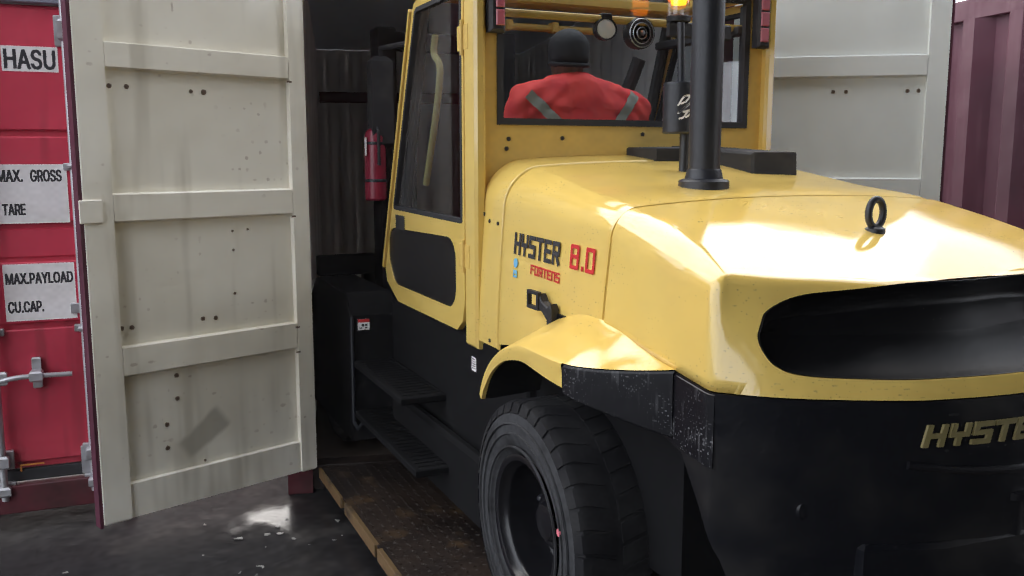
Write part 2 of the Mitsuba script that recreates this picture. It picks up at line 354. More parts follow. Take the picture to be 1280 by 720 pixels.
def corrugated(length, z0, z1, depth=0.036, pitch=0.28, t=0.004):
    xs, ys = [], []; x = 0; q = pitch / .28
    while x < length:
        for dx, d in ((0, 0), (.072, 0), (.14, depth), (.212, depth)):
            if x + dx * q < length: xs.append(x + dx * q); ys.append(d)
        x += pitch
    xs.append(length); ys.append(0)
    xs, ys = np.array(xs), np.array(ys)
    loop = np.vstack([np.column_stack([xs, ys]), np.column_stack([xs, ys - t])[::-1]])
    m = bev(Polygon(loop), z1 - z0, 0); m.apply_translation([0, 0, z0]); return m
lw = corrugated(L_ - .17, 0.1, 2.988)
obj('side_wall', cput(axes(lw, [(0, 1, 0), (1, 0, 0), (0, 0, 1)], (-0.055, 0.171, 0))), 'inside_paint', cont)
obj('side_wall', cput(axes(lw, [(0, 1, 0), (-1, 0, 0), (0, 0, 1)], (W_ + 0.055, 0.171, 0))), 'inside_paint', cont)
obj('end_wall', cput(axes(corrugated(W_ + .1, 0.1, 2.988, 0.03, 0.25), [(1, 0, 0), (0, 1, 0), (0, 0, 1)], (-0.05, L_ - .06, 0))), 'inside_paint', cont)
obj('lashing_board', cput(BX(-0.0, W_, L_ - .10, L_ - .065, 2.40, 2.52)), 'dark_red_paint', cont, label='dark red lashing board across the end wall')

def door_leaf(parent, fr, width, z_off, paint, holes, frame_w=(0.125, 0.09), swing=1, label=None):
    """local x: 0 = free edge -> width = hinge edge; the inner face looks along -y"""
    P = lambda m: put(m, fr)
    zb, zt = Z0, Z1 - 0.02
    # sheet with frame: recessed centre panel between vertical frame members
    fl, frr = frame_w
    sheet = BX(fl - .01, width - frr + .01, 0.020, 0.030, zb + .01, zt - .01, 0.001)
    k = obj('door', P(sheet), paint, parent, label=label)
    obj('frame', P(BX(0, fl, -0.012, 0.04, zb, zt, 0.008)), paint, k)
    obj('frame', P(BX(width - frr, width, -0.012, 0.04, zb, zt, 0.008)), paint, k)
    # raised horizontal corrugations (trapezium profile in y,z)
    for a, b in ((0.15, 0.318), (0.812, 0.955), (1.505, 1.638), (2.168, 2.288), (2.81, 2.925)):
        a += z_off; b += z_off
        pr = [(0.0195, a), (-0.012, a + .012), (-0.012, b - .006), (0.0195, b)] if a > .3 else [(0.0195, a), (0.008, a + .004), (0.008, b - .01), (0.0195, b)]
        if a < .3:
            pr = [(0.0195, b), (-.002, b - .004), (-.002, a + .004), (0.0195, a + .001)]
        obj('rib', P(side_prism(pr, fl + .001, width - frr - .001, 0.003)), paint, k)
    obj('edge_trim', P(BX(-0.016, -0.0005, -0.004, 0.05, zb - .01, zt, 0.003)), 'maroon_paint', k, label='dark red outer edge of the door')
    obj('edge_trim', P(BX(0, width, 0.0405, 0.055, zb - .012, zt, 0.003)), 'dark_red_paint', k)
    for (u, z, r) in holes:
        # a bolt hole with a dark sunk centre and a worn rim
        rim = turned(lathe([(0, 0), (r * 0.75, 0), (r * 1.1, 0.0016), (r * 0.62, 0.0042), (r * .5, 0.0018), (0, 0.0014)], 14), 'y', (u, 0.0198, z))
        rim = axes(lathe([(0.0001, 0.0014), (r * .5, 0.0018), (r * 0.62, 0.0045), (r, 0.0024), (r * 1.05, 0)], 14), [(1, 0, 0), (0, 0, 1), (0, -1, 0)], (u, 0.0198, z))
        obj('bolt', P(rim), 'bolt_steel', k)
    return k
HB = .0105
holesL = [(.225, 2.101, HB), (.15, 2.101, HB), (.52, 2.094, .009), (.582, 2.094, .013), (.696, 1.441, .006), (.777, 1.444, .006), (.696, 1.348, .006), (.694, 1.136, .007),
          (.524, 1.031, HB), (.589, 1.027, HB), (.186, 1.033, HB), (.14, 1.034, HB), (.38, .778, HB), (.378, .667, HB), (.322, .551, HB), (.319, .438, HB),
          (.177, .206, HB), (.516, .219, HB), (.582, .215, .013), (.182, .29, .008), (.50, .335, .006), (.64, .93, .006)]
frL = local(np.array([-1.8364, 3.9089, 0.0]), 44.534)
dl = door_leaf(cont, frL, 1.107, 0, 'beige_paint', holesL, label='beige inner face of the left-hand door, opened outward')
P = lambda m: put(m, frL)
obj('hinge_plate', P(BX(-0.02, 0.075, -0.022, -0.0125, 1.512, 1.613, 0.003)), 'beige_paint', dl)
for z in (2.165, 1.50, .93, .80):                            # chipped welds at the frame corner
    obj('weld', P(BX(1.004, 1.03, -.0135, -.0122, z - .006, z + .003, .0004)), 'bolt_steel', dl)
a_r = -11.4
HRp = HL + 2.3 * np.array(FR[0][0])
frR = local(HRp, a_r)
# right-hand door: hinge at local x=0, free edge at 1.10: mirror so that the leaf's own x runs from the free edge
colsR = [(-math.cos(math.radians(a_r)), -math.sin(math.radians(a_r)), 0), (-math.sin(math.radians(a_r)), math.cos(math.radians(a_r)), 0), (0, 0, 1)]
frR2 = (colsR, HRp + 1.10 * np.array(frR[0][0]))
holesR = [(1.10 - u, 2.143, .010) for u in (.534, .6, .911, .967)] + [(1.10 - .6, 1.48, .008), (.25, 1.4, .008)]
door_leaf(cont, frR2, 1.10, 0.045, 'grey_beige_paint', holesR, frame_w=(0.10, 0.10), label='pale grey inner face of the right-hand door, opened flat')

# ================================================================== RED CONTAINER (left)
redc = thing('shipping_container', 'red shipping container with closed doors and white lettered decals', 'shipping container', CG)
R0 = np.array([-2.469, 4.2008, 0.0]); RF = local(R0, 21.8)
rp = lambda m: put(m, RF)
XR0, XR1 = -1.85, 0.62
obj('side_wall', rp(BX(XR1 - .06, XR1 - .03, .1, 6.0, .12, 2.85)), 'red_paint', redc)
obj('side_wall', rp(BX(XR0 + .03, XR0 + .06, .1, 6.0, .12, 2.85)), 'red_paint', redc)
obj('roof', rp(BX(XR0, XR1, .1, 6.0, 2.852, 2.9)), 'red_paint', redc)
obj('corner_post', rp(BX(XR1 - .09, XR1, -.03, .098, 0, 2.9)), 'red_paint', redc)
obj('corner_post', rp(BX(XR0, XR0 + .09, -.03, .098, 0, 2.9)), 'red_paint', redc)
obj('header', rp(BX(XR0 + .091, XR1 - .091, -.03, .09, 2.49, 2.85)), 'galvanised' if False else mat('header_grey', prin((0.22, 0.24, 0.30), 0.5)), redc, label='grey header rail over the doors')
obj('sill', rp(BX(XR0 + .091, XR1 - .091, -.05, .09, .1, .235)), 'dark_red_paint', redc)
mid = -0.615
for (x0, x1) in ((mid + .004, XR1 - .095), (XR0 + .095, mid - .004)):
    d = obj('door', rp(BX(x0, x1, .018, .04, .30, 2.485)), 'red_paint', redc)
    for (a, b) in ((.335, .74), (1.0, 1.0), (1.31, 1.46), (1.0, 1.0)): pass
    # raised flat panels between shallow grooves (the doors' pressed profile)
    for (a, b) in ((.335, .985), (1.012, 1.305), (1.325, 1.462), (1.492, 1.89), (1.918, 2.47)):
        obj('panel', rp(rear_prism([(x0 + .03, a), (x1 - .03, a), (x1 - .03, b), (x0 + .03, b)], -.004 if (b - a) > .2 else .008, .0175, .006)), 'red_paint', d)
    obj('gasket', rp(BX(x0, x1, .003, .03, .24, .298)), 'gasket_rubber', d)
    for xr in ((x0 + .25, x1 - .105) if x0 > -1 else (x0 + .2, x1 - .2)):
        pass
# locking rods with guides and a handle on the visible door
for xr, nm in ((0.425, 'locking_rod'), (0.035, 'locking_rod'), (-.9, 'locking_rod'), (-1.45, 'locking_rod')):
    kk = obj(nm, rp(tube([(xr, -.052, .17), (xr, -.052, 2.62)], 0.0165, 14)), 'galvanised', redc)
    for zz, hh in ((.215, .07), (.36, .09), (.98, .035), (1.75, .035), (2.37, .14)):
        obj('guide', rp(cat_([BX(xr - .045, xr + .045, -.032, -.0045, zz - hh / 2, zz + hh / 2, .004), BX(xr - .028, xr + .028, -.078, -.0325, zz - hh * .35, zz + hh * .35, .01)])), 'galvanised', kk)
hk = obj('door_handle', rp(cat_([tube([(.04, -.075, .755), (.15, -.082, .772), (.36, -.072, .768)], .012, 10, smooth=5), BX(-.01, .085, -.082, -.05, .735, .80, .008)])), 'galvanised', redc)
obj('keeper', rp(cat_([BX(.185, .225, -.03, -.0045, .70, .85, .006), BX(.178, .235, -.10, -.031, .745, .795, .008)])), 'galvanised', hk)
obj('bracket', rp(cat_([BX(.37, .43, -.022, -.0045, .25, .39, .004)])), 'galvanised', redc)
obj('bracket', rp(cat_([BX(.37, .415, -.022, -.0045, 1.05, 1.10, .004)])), 'galvanised', redc)
def cond_text(s, h, w):
    m = meshkit.text_mesh(s, h, 0.0006, bold=True); x0, x1 = m.bounds[0][0], m.bounds[1][0]
    m.apply_translation([-x0, 0, 0]); m.apply_scale([w / (x1 - x0), 1, 1]); out = []
    for i, dx in enumerate((-.0016, 0, .0016)):
        c = m.copy(); c.apply_translation([dx, 0, .0002 * i]); out.append(c)
    return cat_(out)
def face_text(m, u, z, y): return rp(axes(m, [(1, 0, 0), (0, 0, 1), (0, -1, 0)], (u, y, z)))
def decal(u0, u1, z0, z1, lines, label):
    k = obj('decal', rp(BX(u0, u1, -.0056, -.0042, z0, z1, .0003)), 'decal_white', redc, label=label)
    for s, u, z, h, w in lines: obj('lettering', face_text(cond_text(s, h, w), u, z, -.0058), 'decal_black', k, smooth=False)
decal(.155, .388, 2.184, 2.298, [('HASU', .166, 2.198, .083, .21)], 'white decal with the letters HASU')
decal(.075, .392, 1.487, 1.762, [('MAX.', .100, 1.683, .052, .105), ('GROSS', .238, 1.683, .052, .130), ('TARE', .112, 1.528, .05, .095)], 'white decal reading MAX. GROSS and TARE')
decal(.092, .396, 1.026, 1.297, [('MAX.PAYLOAD', .102, 1.203, .05, .285), ('CU.CAP.', .104, 1.068, .05, .150)], 'white decal reading MAX.PAYLOAD and CU.CAP.')
obj('paint_mark', rp(cat_([BX(.10, .205, -.0052, -.0043, .318, .326, .0002), BX(.10, .108, -.0052, -.0043, .29, .317, .0002)])), mat('orange_mark', prin((.75, .28, .06), .5)), redc)

# ================================================================== MAROON CONTAINER (right)
mar = thing('shipping_container', 'maroon corrugated shipping container standing beyond the right-hand open door', 'shipping container', CG)
MF = local(np.array([3.95, 3.2, 0.0]), 90 + 14.0)             # local x runs away from the camera along its long side, y to the left
mp = lambda m: put(m, MF)
LM = 6.06
obj('side_wall', mp(axes(corrugated(LM - .2, .16, 2.72, .085, .42), [(1, 0, 0), (0, 1, 0), (0, 0, 1)], (.1, -.04, 0))), 'maroon_paint', mar)
obj('top_rail', mp(BX(.081, LM - .081, -.08, .012, 2.721, 2.86)), 'maroon_paint', mar)
obj('bottom_rail', mp(BX(.081, LM - .081, -.08, .012, .04, .159)), 'maroon_paint', mar)
for x in (0, LM - .08):
    obj('corner_post', mp(BX(x, x + .08, -.09, .014, 0, 2.88)), 'maroon_paint', mar)
obj('roof', mp(BX(0, LM, -2.4, -.081, 2.80, 2.84)), 'maroon_paint', mar)
obj('end_wall', mp(BX(.02, .06, -2.4, -.091, .1, 2.799)), 'maroon_paint', mar)
obj('end_wall', mp(BX(LM - .06, LM - .02, -2.4, -.091, .1, 2.799)), 'maroon_paint', mar)

# ================================================================== FORKLIFT
AX = math.radians(24.3)
f2 = np.array([-math.sin(AX), math.cos(AX), 0]); r2 = np.array([math.cos(AX), math.sin(AX), 0])
TO = np.array([.03, 2.93, 0]) + .93 * r2
def X(m): return axes(m, [r2, f2, (0, 0, 1)], TO)              # local: x right, y forward (rear axle = 0), z up
fk = thing('forklift', 'yellow and black heavy forklift seen from behind, driving into the open container', 'forklift')

zc = PchipInterpolator([-1.2, -1.0, -.85, -.7, -.5, -.3, -.1, .1, .47, .95], [1.345, 1.43, 1.492, 1.547, 1.604, 1.650, 1.686, 1.708, 1.765, 1.815])
def ztop(t, w): return zc(w) - 0.035 * np.abs(t / .75) ** 2.2
# plan of the rear hood / counterweight
half = [(-.755, -.215), (-.757, -.785), (-.64, -.905), (-.51, -.988), (-.29, -1.085), (0, -1.125)]
pl_ = Polygon(half + [(-a, b) for a, b in half[::-1][1:]])
def densify(poly, n):
    e = poly.exterior; return np.array([e.interpolate(i / n, normalized=True).coords[0] for i in range(n)])
# smooth the bulge: spline through the rear points, then small corner radii
rt_ = np.array(half[1:]); sp = PchipInterpolator(rt_[:, 0], rt_[:, 1]); tt = np.linspace(-.757, 0, 30)
rear_c = list(zip(tt, sp(tt)))
planA = Polygon([(-.755, -.215)] + rear_c + [(-a, b) for a, b in rear_c[::-1][1:]] + [(.755, -.215)])
planA = planA.buffer(-.06, join_style=1, quad_segs=16).buffer(.06, join_style=1, quad_segs=16).union(sbox(-.755, -.30, .755, .15))
if not planA.exterior.is_ccw: planA = Polygon(list(planA.exterior.coords)[::-1])
NP = 320
PA = densify(planA, NP)
def normals2(p):
    e = np.roll(p, -1, 0) - np.roll(p, 1, 0); e /= np.linalg.norm(e, axis=1, keepdims=True); return np.stack([-e[:, 1], e[:, 0]], 1)   # inward for ccw
NA = normals2(PA)
def lean(z, p):      # how far the wall leans inward at height z
    k = np.clip((z - 1.2) / .33, 0, 1); rear = np.clip((-p[:, 1] - .75) / .35, 0, 1)
    return k ** 1.25 * (.030 + .215 * rear)
def bottomz(w): return np.interp(w, [-.785, -.226], [1.20, 1.27])
def rear_hood():
    rings = []
    R = np.interp(-PA[:, 1], [.6, .76], [.105, .056])
    base = PA
    zb = bottomz(PA[:, 1])
    te = np.full(NP, 1.45)
    for _ in range(6):
        phi = np.arctan((lean(te, PA) - lean(te - .01, PA)) / .01)
        qq = PA + NA * (lean(te, PA) + R * np.cos(phi))[:, None]
        te = .5 * te + .5 * (ztop(qq[:, 0], qq[:, 1]) - R * (1 - np.sin(phi)))
    for s in np.linspace(0, 1, 9):
        z = zb + (te - zb) * s
        rings.append(np.column_stack([PA + NA * lean(z, PA)[:, None], z]))
    last = rings[-1][:, :2]
    for a in np.linspace(0, 90, 10)[1:]:
        al = phi + (math.pi / 2 - phi) * a / 90
        q = last + NA * (R * (np.cos(phi) - np.cos(al)))[:, None]; kb = a / 90
        z = (te + R * (np.sin(al) - np.sin(phi))) * (1 - kb ** 3) + ztop(q[:, 0], q[:, 1]) * kb ** 3; rings.append(np.column_stack([q, z]))
    q0 = rings[-1][:, :2]
    tgt = np.column_stack([q0[:, 0] * 0.0, q0[:, 1] * 0 - .52])
    for s in np.linspace(0, 1, 16)[1:]:
        q = q0 + (tgt - q0) * s; rings.append(np.column_stack([q, ztop(q[:, 0], q[:, 1])]))
    Pg = np.array(rings).transpose(1, 0, 2)
    m = grid_mesh(Pg, close_u=True)
    # bottom cap
    c = len(m.vertices); nr = len(rings); v = np.vstack([m.vertices, [[0, -.6, 1.22]]])
    f = [[c, ((i + 1) % NP) * nr, i * nr] for i in range(NP)]
    m2 = merged(TM(v, np.vstack([m.faces, f])))
    if m2.volume < 0: m2.invert()
    return m2
rh = rear_hood()
gq = [(-.672, 1.345), (-.668, 1.305), (-.645, 1.268), (-.59, 1.250), (-.45, 1.244), (-.2, 1.242), (.2, 1.242), (.45, 1.244), (.59, 1.250), (.645, 1.268), (.668, 1.305), (.672, 1.345),
      (.655, 1.388), (.61, 1.420), (.54, 1.440), (.42, 1.449), (.2, 1.460), (-.2, 1.460), (-.42, 1.449), (-.54, 1.440), (-.61, 1.420), (-.655, 1.388)]
gpoly = affinity.translate(affinity.scale(Polygon(catmull(gq[-3:] + gq + gq[:3], 8)[24:-25]).buffer(0), .978, 1.02), 0, .006)
cut = extrude(gpoly, .8); cut = axes(cut, [(1, 0, 0), (0, 0, 1), (0, 1, 0)], (0, -1.4, 0))
pocket = None
# the pocket follows the rear bulge: 0.14 m deep everywhere
inner = axes(extrude(affinity.scale(planA, 1, 1), .6), np.eye(3), (0, .42, 1.0))
M = to_man(merged(rh)); Mc = to_man(merged(cut)) - to_man(merged(inner))
try:
    rh2 = merged(from_man((M - Mc) - to_man(BX(-1, 1, -.2235, .6, 1.0, 2.0, 0))))
except Exception as ex:
    print('boolean failed', ex); raise
def keep_normals(m, ref, tol=3e-4, ang=50):
    """facet corners of m that lie on ref take ref's smooth normals, the others their own"""
    ref = merged(ref); fv = ref.triangles_center; fn = ref.face_normals
    v, f = m.vertices, m.faces; tri = v[f].reshape(-1, 3); own = np.repeat(m.face_normals, 3, axis=0)
    rn = ref.vertex_normals; tree = cKDTree(ref.vertices); dist, ii = tree.query(tri, k=4)
    w = 1 / (dist + 1e-5) ** 2; n = (rn[ii] * w[..., None]).sum(1); n /= np.linalg.norm(n, axis=1, keepdims=True)
    ok = (n * own).sum(1) > math.cos(math.radians(ang))
    e = 1e-3; zt = ztop(tri[:, 0], tri[:, 1]); gx_ = (ztop(tri[:, 0] + e, tri[:, 1]) - ztop(tri[:, 0] - e, tri[:, 1])) / (2 * e); gy_ = (zc(tri[:, 1] + e) - zc(tri[:, 1] - e)) / (2 * e)
    an = np.column_stack([-gx_, -gy_, np.ones(len(tri))]); an /= np.linalg.norm(an, axis=1, keepdims=True)
    n = np.where((np.abs(tri[:, 2] - zt) < 2.5e-4)[:, None] & (n[:, 2] > .9)[:, None], an, n)
    return TM(tri, np.arange(len(tri)).reshape(-1, 3)), np.where(ok[:, None], n, own)
hm, hn = keep_normals(rh2, rh)
k = key_of('rear_hood', fk)
scene[k] = {'type': 'ply', 'filename': meshkit.write_ply(X(hm), False, normals=hn @ np.array([r2, f2, (0, 0, 1)])), 'face_normals': False, 'bsdf': {'type': 'ref', 'id': 'yellow_paint'}}
labels[k] = {'label': 'glossy yellow rear hood over the counterweight'}
# black liner of the grille
gl = gpoly.buffer(-.002)
gcoords = densify(gl, 200)
gn = normals2(gcoords if Polygon(gcoords).exterior.is_ccw else gcoords[::-1])
if not Polygon(gcoords).exterior.is_ccw: gcoords = gcoords[::-1]
gn = normals2(gcoords)
def wrear(t, z=1.2):
    t = np.asarray(t, float); ta = -np.abs(t)
    w = np.interp(ta, tt, sp(tt)); p = np.column_stack([np.ravel(ta), np.ravel(w)])
    return w + lean(np.ravel(np.asarray(z, float) + 0 * ta), p).reshape(np.shape(w))
rings = []
for ins, dep in ((0, .004), (.002, .02), (.006, .05), (.03, .10), (.06, .135), (.075, .145)):
    q = gcoords + gn * ins; rings.append(np.column_stack([q[:, 0], wrear(np.clip(q[:, 0], -.70, .70), q[:, 1]) + dep, q[:, 1]]))
q0 = gcoords + gn * .075
for s in np.linspace(0, 1, 8)[1:]:
    q = q0 + (np.column_stack([np.clip(q0[:, 0], -.5, .5), np.full(len(q0), 1.355)]) - q0) * s
    rings.append(np.column_stack([q[:, 0], wrear(np.clip(q[:, 0], -.70, .70), q[:, 1]) + .145, q[:, 1]]))
lin = obj('grille_recess', X(grid_mesh(np.array(rings).transpose(1, 0, 2), close_u=True)), mat('recess_black', prin((0.005, 0.005, 0.006), 0.40, specular=0.18)), fk, smooth=50, label='dark oval grille recess in the yellow hood')
# front (engine) hood, rectangular cross-section with round shoulders, lofted along y
def hood_section(w, R, zlow, tb=.752, tt_=.722, lip=0.0):
    pts = []; zs = ztop(-.6, w) - .02
    top_e = ztop(-tt_, w)
    for z in np.linspace(zlow, top_e - R, 8): pts.append((-(tb + (tt_ - tb) * ((z - zlow) / (top_e - R - zlow)) ** 1.5), z))
    cx = -tt_ + R
    for a in np.linspace(180, 96, 12)[1:]:
        a = math.radians(a); x = cx + R * math.cos(a); z0 = top_e - R + R * math.sin(a); pts.append((x, z0 + (ztop(x, w) - ztop(-tt_, w)) * (math.sin(a) ** 3)))
    for x in np.linspace(cx, 0, 12)[1:]: pts.append((x, ztop(x, w)))
    pts = np.array(pts) * 1.0
    pts = np.vstack([pts, (pts * [-1, 1])[::-1][1:]])
    return np.column_stack([pts[:, 0] * (1 - lip), np.full(len(pts), w), pts[:, 1] - lip * .6])
def hood_loft(w0, w1, R0, R1, zl, n=24, ends=True):
    ws = np.linspace(w0, w1, n); S = []
    if ends: S.append(hood_section(w0, R0, zl(w0), lip=.02)); 
    if ends: S.append(hood_section(w0 + .004, R0, zl(w0), lip=.004))
    for w in ws[1:-1] if ends else ws: S.append(hood_section(w, R0 + (R1 - R0) * (w - w0) / (w1 - w0), zl(w)))
    if ends: S.append(hood_section(w1 - .004, R1, zl(w1), lip=.004)); S.append(hood_section(w1, R1, zl(w1), lip=.02))
    m = grid_mesh(np.array(S)); m.invert() if False else None
    return m
obj('engine_hood', X(hood_loft(-.206, .607, .10, .16, lambda w: float(np.interp(w, [-.25, .6], [1.20, 1.06])))), 'yellow_paint', fk, smooth=40)
obj('cowl_panel', X(hood_loft(.613, .835, .16, .17, lambda w: 1.04)), 'yellow_paint', fk, smooth=40)
# dark under-hood body that closes the seams
obj('engine_bay', X(BX(-.70, .70, -.6, .83, .55, 1.5, .01)), 'underbody', fk)

# lettering on the hood side
def side_x(z): return -(.752 + (.722 - .752) * np.clip((z - 1.12) / (1.60 - 1.12), 0, 1) ** 1.5)
def on_side(m, w0, z0, off=.0012):
    m = m.subdivide_to_size(.03) if hasattr(m, 'subdivide_to_size') else m
    v = m.vertices; w = w0 - v[:, 0]; z = z0 + v[:, 1]
    return TM(np.column_stack([side_x(z) - off - v[:, 2] + (w > 9) * 0, w, z]), m.faces)
def on_side_flat(m, w0, z0, off=.002, drop=0.0):
    v = m.vertices; w = w0 - v[:, 0]; z = z0 + v[:, 1] + drop * v[:, 0]
    return TM(np.column_stack([side_x(z) - off - v[:, 2], w, z]), m.faces)
obj('lettering', X(on_side_flat(stroke_text('HYSTER', .085, .375, sw=.19), .480, 1.430, drop=-.02)), 'decal_black', fk, smooth=False, label='black maker lettering on the hood side')
obj('lettering', X(on_side_flat(stroke_text('8.0', .082, .165, sw=.155, rnd=.05), 0.028, 1.428, drop=-.02)), 'decal_red', fk, smooth=False, label='red capacity figure 8.0 on the hood side')
obj('lettering', X(on_side_flat(stroke_text('FORTENS', .036, .23, sw=.17), .325, 1.373, drop=-.03)), 'decal_red', fk, smooth=False, label='small red series lettering under the maker name')
st = unary_union([Point(.02, .055).buffer(.018), sbox(.004, 0, .036, .028).difference(sbox(.01, .008, .03, .014))])
obj('sticker', X(on_side_flat(extrude(st, .0008), .478, 1.345)), 'decal_blue', fk, smooth=False, label='pale blue round service sticker')
# rubber hood latch
lt = [side_prism(Polygon([(.255, 1.265), (.255, 1.33), (.165, 1.33), (.165, 1.265)], [[(.244, 1.277), (.244, 1.318), (.179, 1.318), (.179, 1.277)]]), -.79, -.775, 0),
      side_prism([(.17, 1.325), (.15, 1.30), (.105, 1.285), (.085, 1.30), (.075, 1.28), (.08, 1.19), (.105, 1.195), (.11, 1.24), (.15, 1.265), (.17, 1.265)], -.785, -.752, .004)]
obj('hood_latch', X(cat_(lt)), 'black_plastic', fk, label='black rubber latch strap on the hood side')
# bolts on cowl and hood
def side_bolt(w, z, r=.008, m='hole_dark', x=None):
    xx = side_x(np.array(z)) if x is None else x
    b = lathe([(r, 0), (r, .003), (r * .7, .0045), (.0001, .0045)], 12)
    return X(axes(b, [(0, 1, 0), (0, 0, 1), (-1, 0, 0)], (float(xx) + .0005, w, z)))
for w, z in ((.80, 1.565), (.74, 1.54), (.655, 1.535), (.685, 1.06), (.83, 1.46), (.83, 1.385)): obj('bolt', side_bolt(w, z), 'hole_dark', fk)

# --- fender over the rear wheel
zin = PchipInterpolator([-.63, -.45, -.3, -.14, 0, .14, .2, .27, .31], [1.222, 1.255, 1.285, 1.297, 1.277, 1.228, 1.17, 1.09, .985])
zout = PchipInterpolator([-.63, -.3, -.08, .08, .2, .27, .31], [1.224, 1.19, 1.198, 1.165, 1.10, 1.03, .955])
tout = PchipInterpolator([-.63, -.5, -.3, -.1, .31], [-.764, -.845, -.935, -.95, -.95])
def fender_sheet(w0, w1, lipd, top=True, n=40, sgn=1):
    S = []
    for w in np.linspace(w0, w1, n):
        to, zo, zi = float(tout(w)), float(zout(w)), float(zin(w)); row = []
        if top:
            for s in np.linspace(0, 1, 14):
                x = -.735 + (to + .735) * s; z = zi + (zo - zi) * (s ** 1.05)
                row.append((x, w, z))
        else: row.append((to + .004, w, zo - .003))
        # lip: its direction is away from the top, i.e. down and, at the front, rearward
        g = (float(zout(min(w + .01, .31))) - float(zout(max(w - .01, -.63)))) / .02; nn = np.array([g, -1.0]); nn /= np.linalg.norm(nn)
        if lipd:
            lp = float(np.interp(w, [-.3, .05, .31], [lipd, .045, .028]))
            for d in (.005, lp * .5, lp): row.append((to - .004 * (d < .03), w + nn[0] * d, zo + nn[1] * d))
            row.append((to + .012, w + nn[0] * lp, zo + nn[1] * lp))
            LIN.append([(to + .011, w + nn[0] * (lp - .001), zo + nn[1] * (lp - .001)), (to + .03, w + nn[0] * lp, zo + nn[1] * lp), (to + .032, w + nn[0] * .03, zo + nn[1] * .03), (-.72, w + nn[0] * .03, zi - .04)])
        S.append(row)
    m = grid_mesh(np.array(S)); m.vertices[:, 0] *= sgn
    return m
for sgn in (1, -1):
    LIN = []
    a = fender_sheet(-.30, .31, .075, sgn=sgn); b = fender_sheet(-.63, -.2995, 0, sgn=sgn)
    # close front end with a strip: the sheet's return already gives it thickness
    fd = obj('fender', X(cat_([a, b])), 'yellow_paint', fk, smooth=45)
    lm = grid_mesh(np.array(LIN)); lm.vertices[:, 0] *= sgn
    obj('liner', X(lm), 'underbody', fd)
    # black scuffed skirt behind the yellow lip
    ws = np.linspace(-.305, -.63, 12); S = []
    for w in ws:
        to, zo = float(tout(w)), float(zout(w)); lo = np.interp(w, [-.63, -.305], [1.03, 1.095]); S.append([(to + .003, w, zo - .004), (to - .003, w, zo - .012), (to - .002, w, lo + .006), (to + .004, w, lo), (to + .03, w, lo + .002), (to + .03, w, zo - .01)])
    sk = grid_mesh(np.array(S)); sk.vertices[:, 0] *= sgn
    obj('skirt', X(sk), 'scuffed_black', fd, smooth=35, label='black scuffed lower skirt of the fender')

# --- black counterweight below the yellow hood
def cw_body():
    rings = []
    for k, z in enumerate(np.linspace(0, 1, 12)):
        zt_ = bottomz(PA[:, 1]) - .004; zb_ = .40; zz = zb_ + (zt_ - zb_) * z
        off = .004 - .008 + np.interp(zz, [.40, .80, .86, 1.05, 1.3], [.03, .02, .012, .004, 0.0])
        q = PA + NA * off[:, None]; rings.append(np.column_stack([q, zz]))
    P_ = np.array(rings).transpose(1, 0, 2); m = grid_mesh(P_, close_u=True); nr = 12; c = len(m.vertices)
    v = np.vstack([m.vertices, [[0, -.6, .40], [0, -.6, 1.2]]])
    f = [[c, ((i + 1) % NP) * nr, i * nr] for i in range(NP)] + [[c + 1, i * nr + nr - 1, ((i + 1) % NP) * nr + nr - 1] for i in range(NP)]
    m = merged(TM(v, np.vstack([m.faces, f])));
    if m.volume < 0: m.invert()
    return m
arch = [(.4, .3), (.4, 1.09), (-.2, 1.09), (-.45, 1.05), (-.66, 1.0), (-.735, .88), (-.80, .74), (-.86, .55), (-.88, .3)]
cwm = to_man(cw_body())
for sgn in (1, -1):
    pr = side_prism(arch, -1.0, -.44, 0) if sgn == 1 else side_prism(arch, .44, 1.0, 0)
    cwm = cwm - to_man(merged(pr))
cw = obj('counterweight', X(merged(from_man(cwm))), 'black_paint', fk, smooth=28, label='black cast counterweight with raised maker letters')
# scuffed side band
S = []
idx = [i for i in range(NP) if PA[i, 0] < 0 and -.80 < PA[i, 1] < -.225]
for sgn in (1, -1):
    rows = []
    for i in sorted(idx, key=lambda i: -PA[i, 1]):
        p, n_ = PA[i], NA[i]; lo = np.interp(p[1], [-.80, -.63, -.3], [.995, 1.015, 1.09]); hi = bottomz(p[1]) - .006
        ro = [(p - n_ * .000, hi), (p - n_ * .005, hi - .004), (p - n_ * .005, lo + .004), (p - n_ * .004, lo), (p + n_ * .01, lo)]
        rows.append([(q[0] * sgn, q[1], z) for q, z in ro])
    obj('side_band', X(grid_mesh(np.array(rows))), 'scuffed_black', cw, smooth=35, label='wet scuffed band on the side of the counterweight')
def on_rear(m, t0, z0, rise=0.0, off=.004):
    m = m.subdivide_to_size(.02)
    v = m.vertices; t = t0 + v[:, 0]; z = z0 + v[:, 1] + rise * v[:, 0]
    base = np.interp(-np.abs(t), tt, sp(tt)) - .004
    return TM(np.column_stack([t, base + .004 - off - v[:, 2], z]), m.faces)
obj('lettering', X(on_rear(stroke_text('HYSTER', .060, .395, sw=.22, slant=.22, depth=.007), -.333, 1.078)), 'cast_letter_yellow', cw, smooth=False, label='raised dull yellow maker letters on the rear')
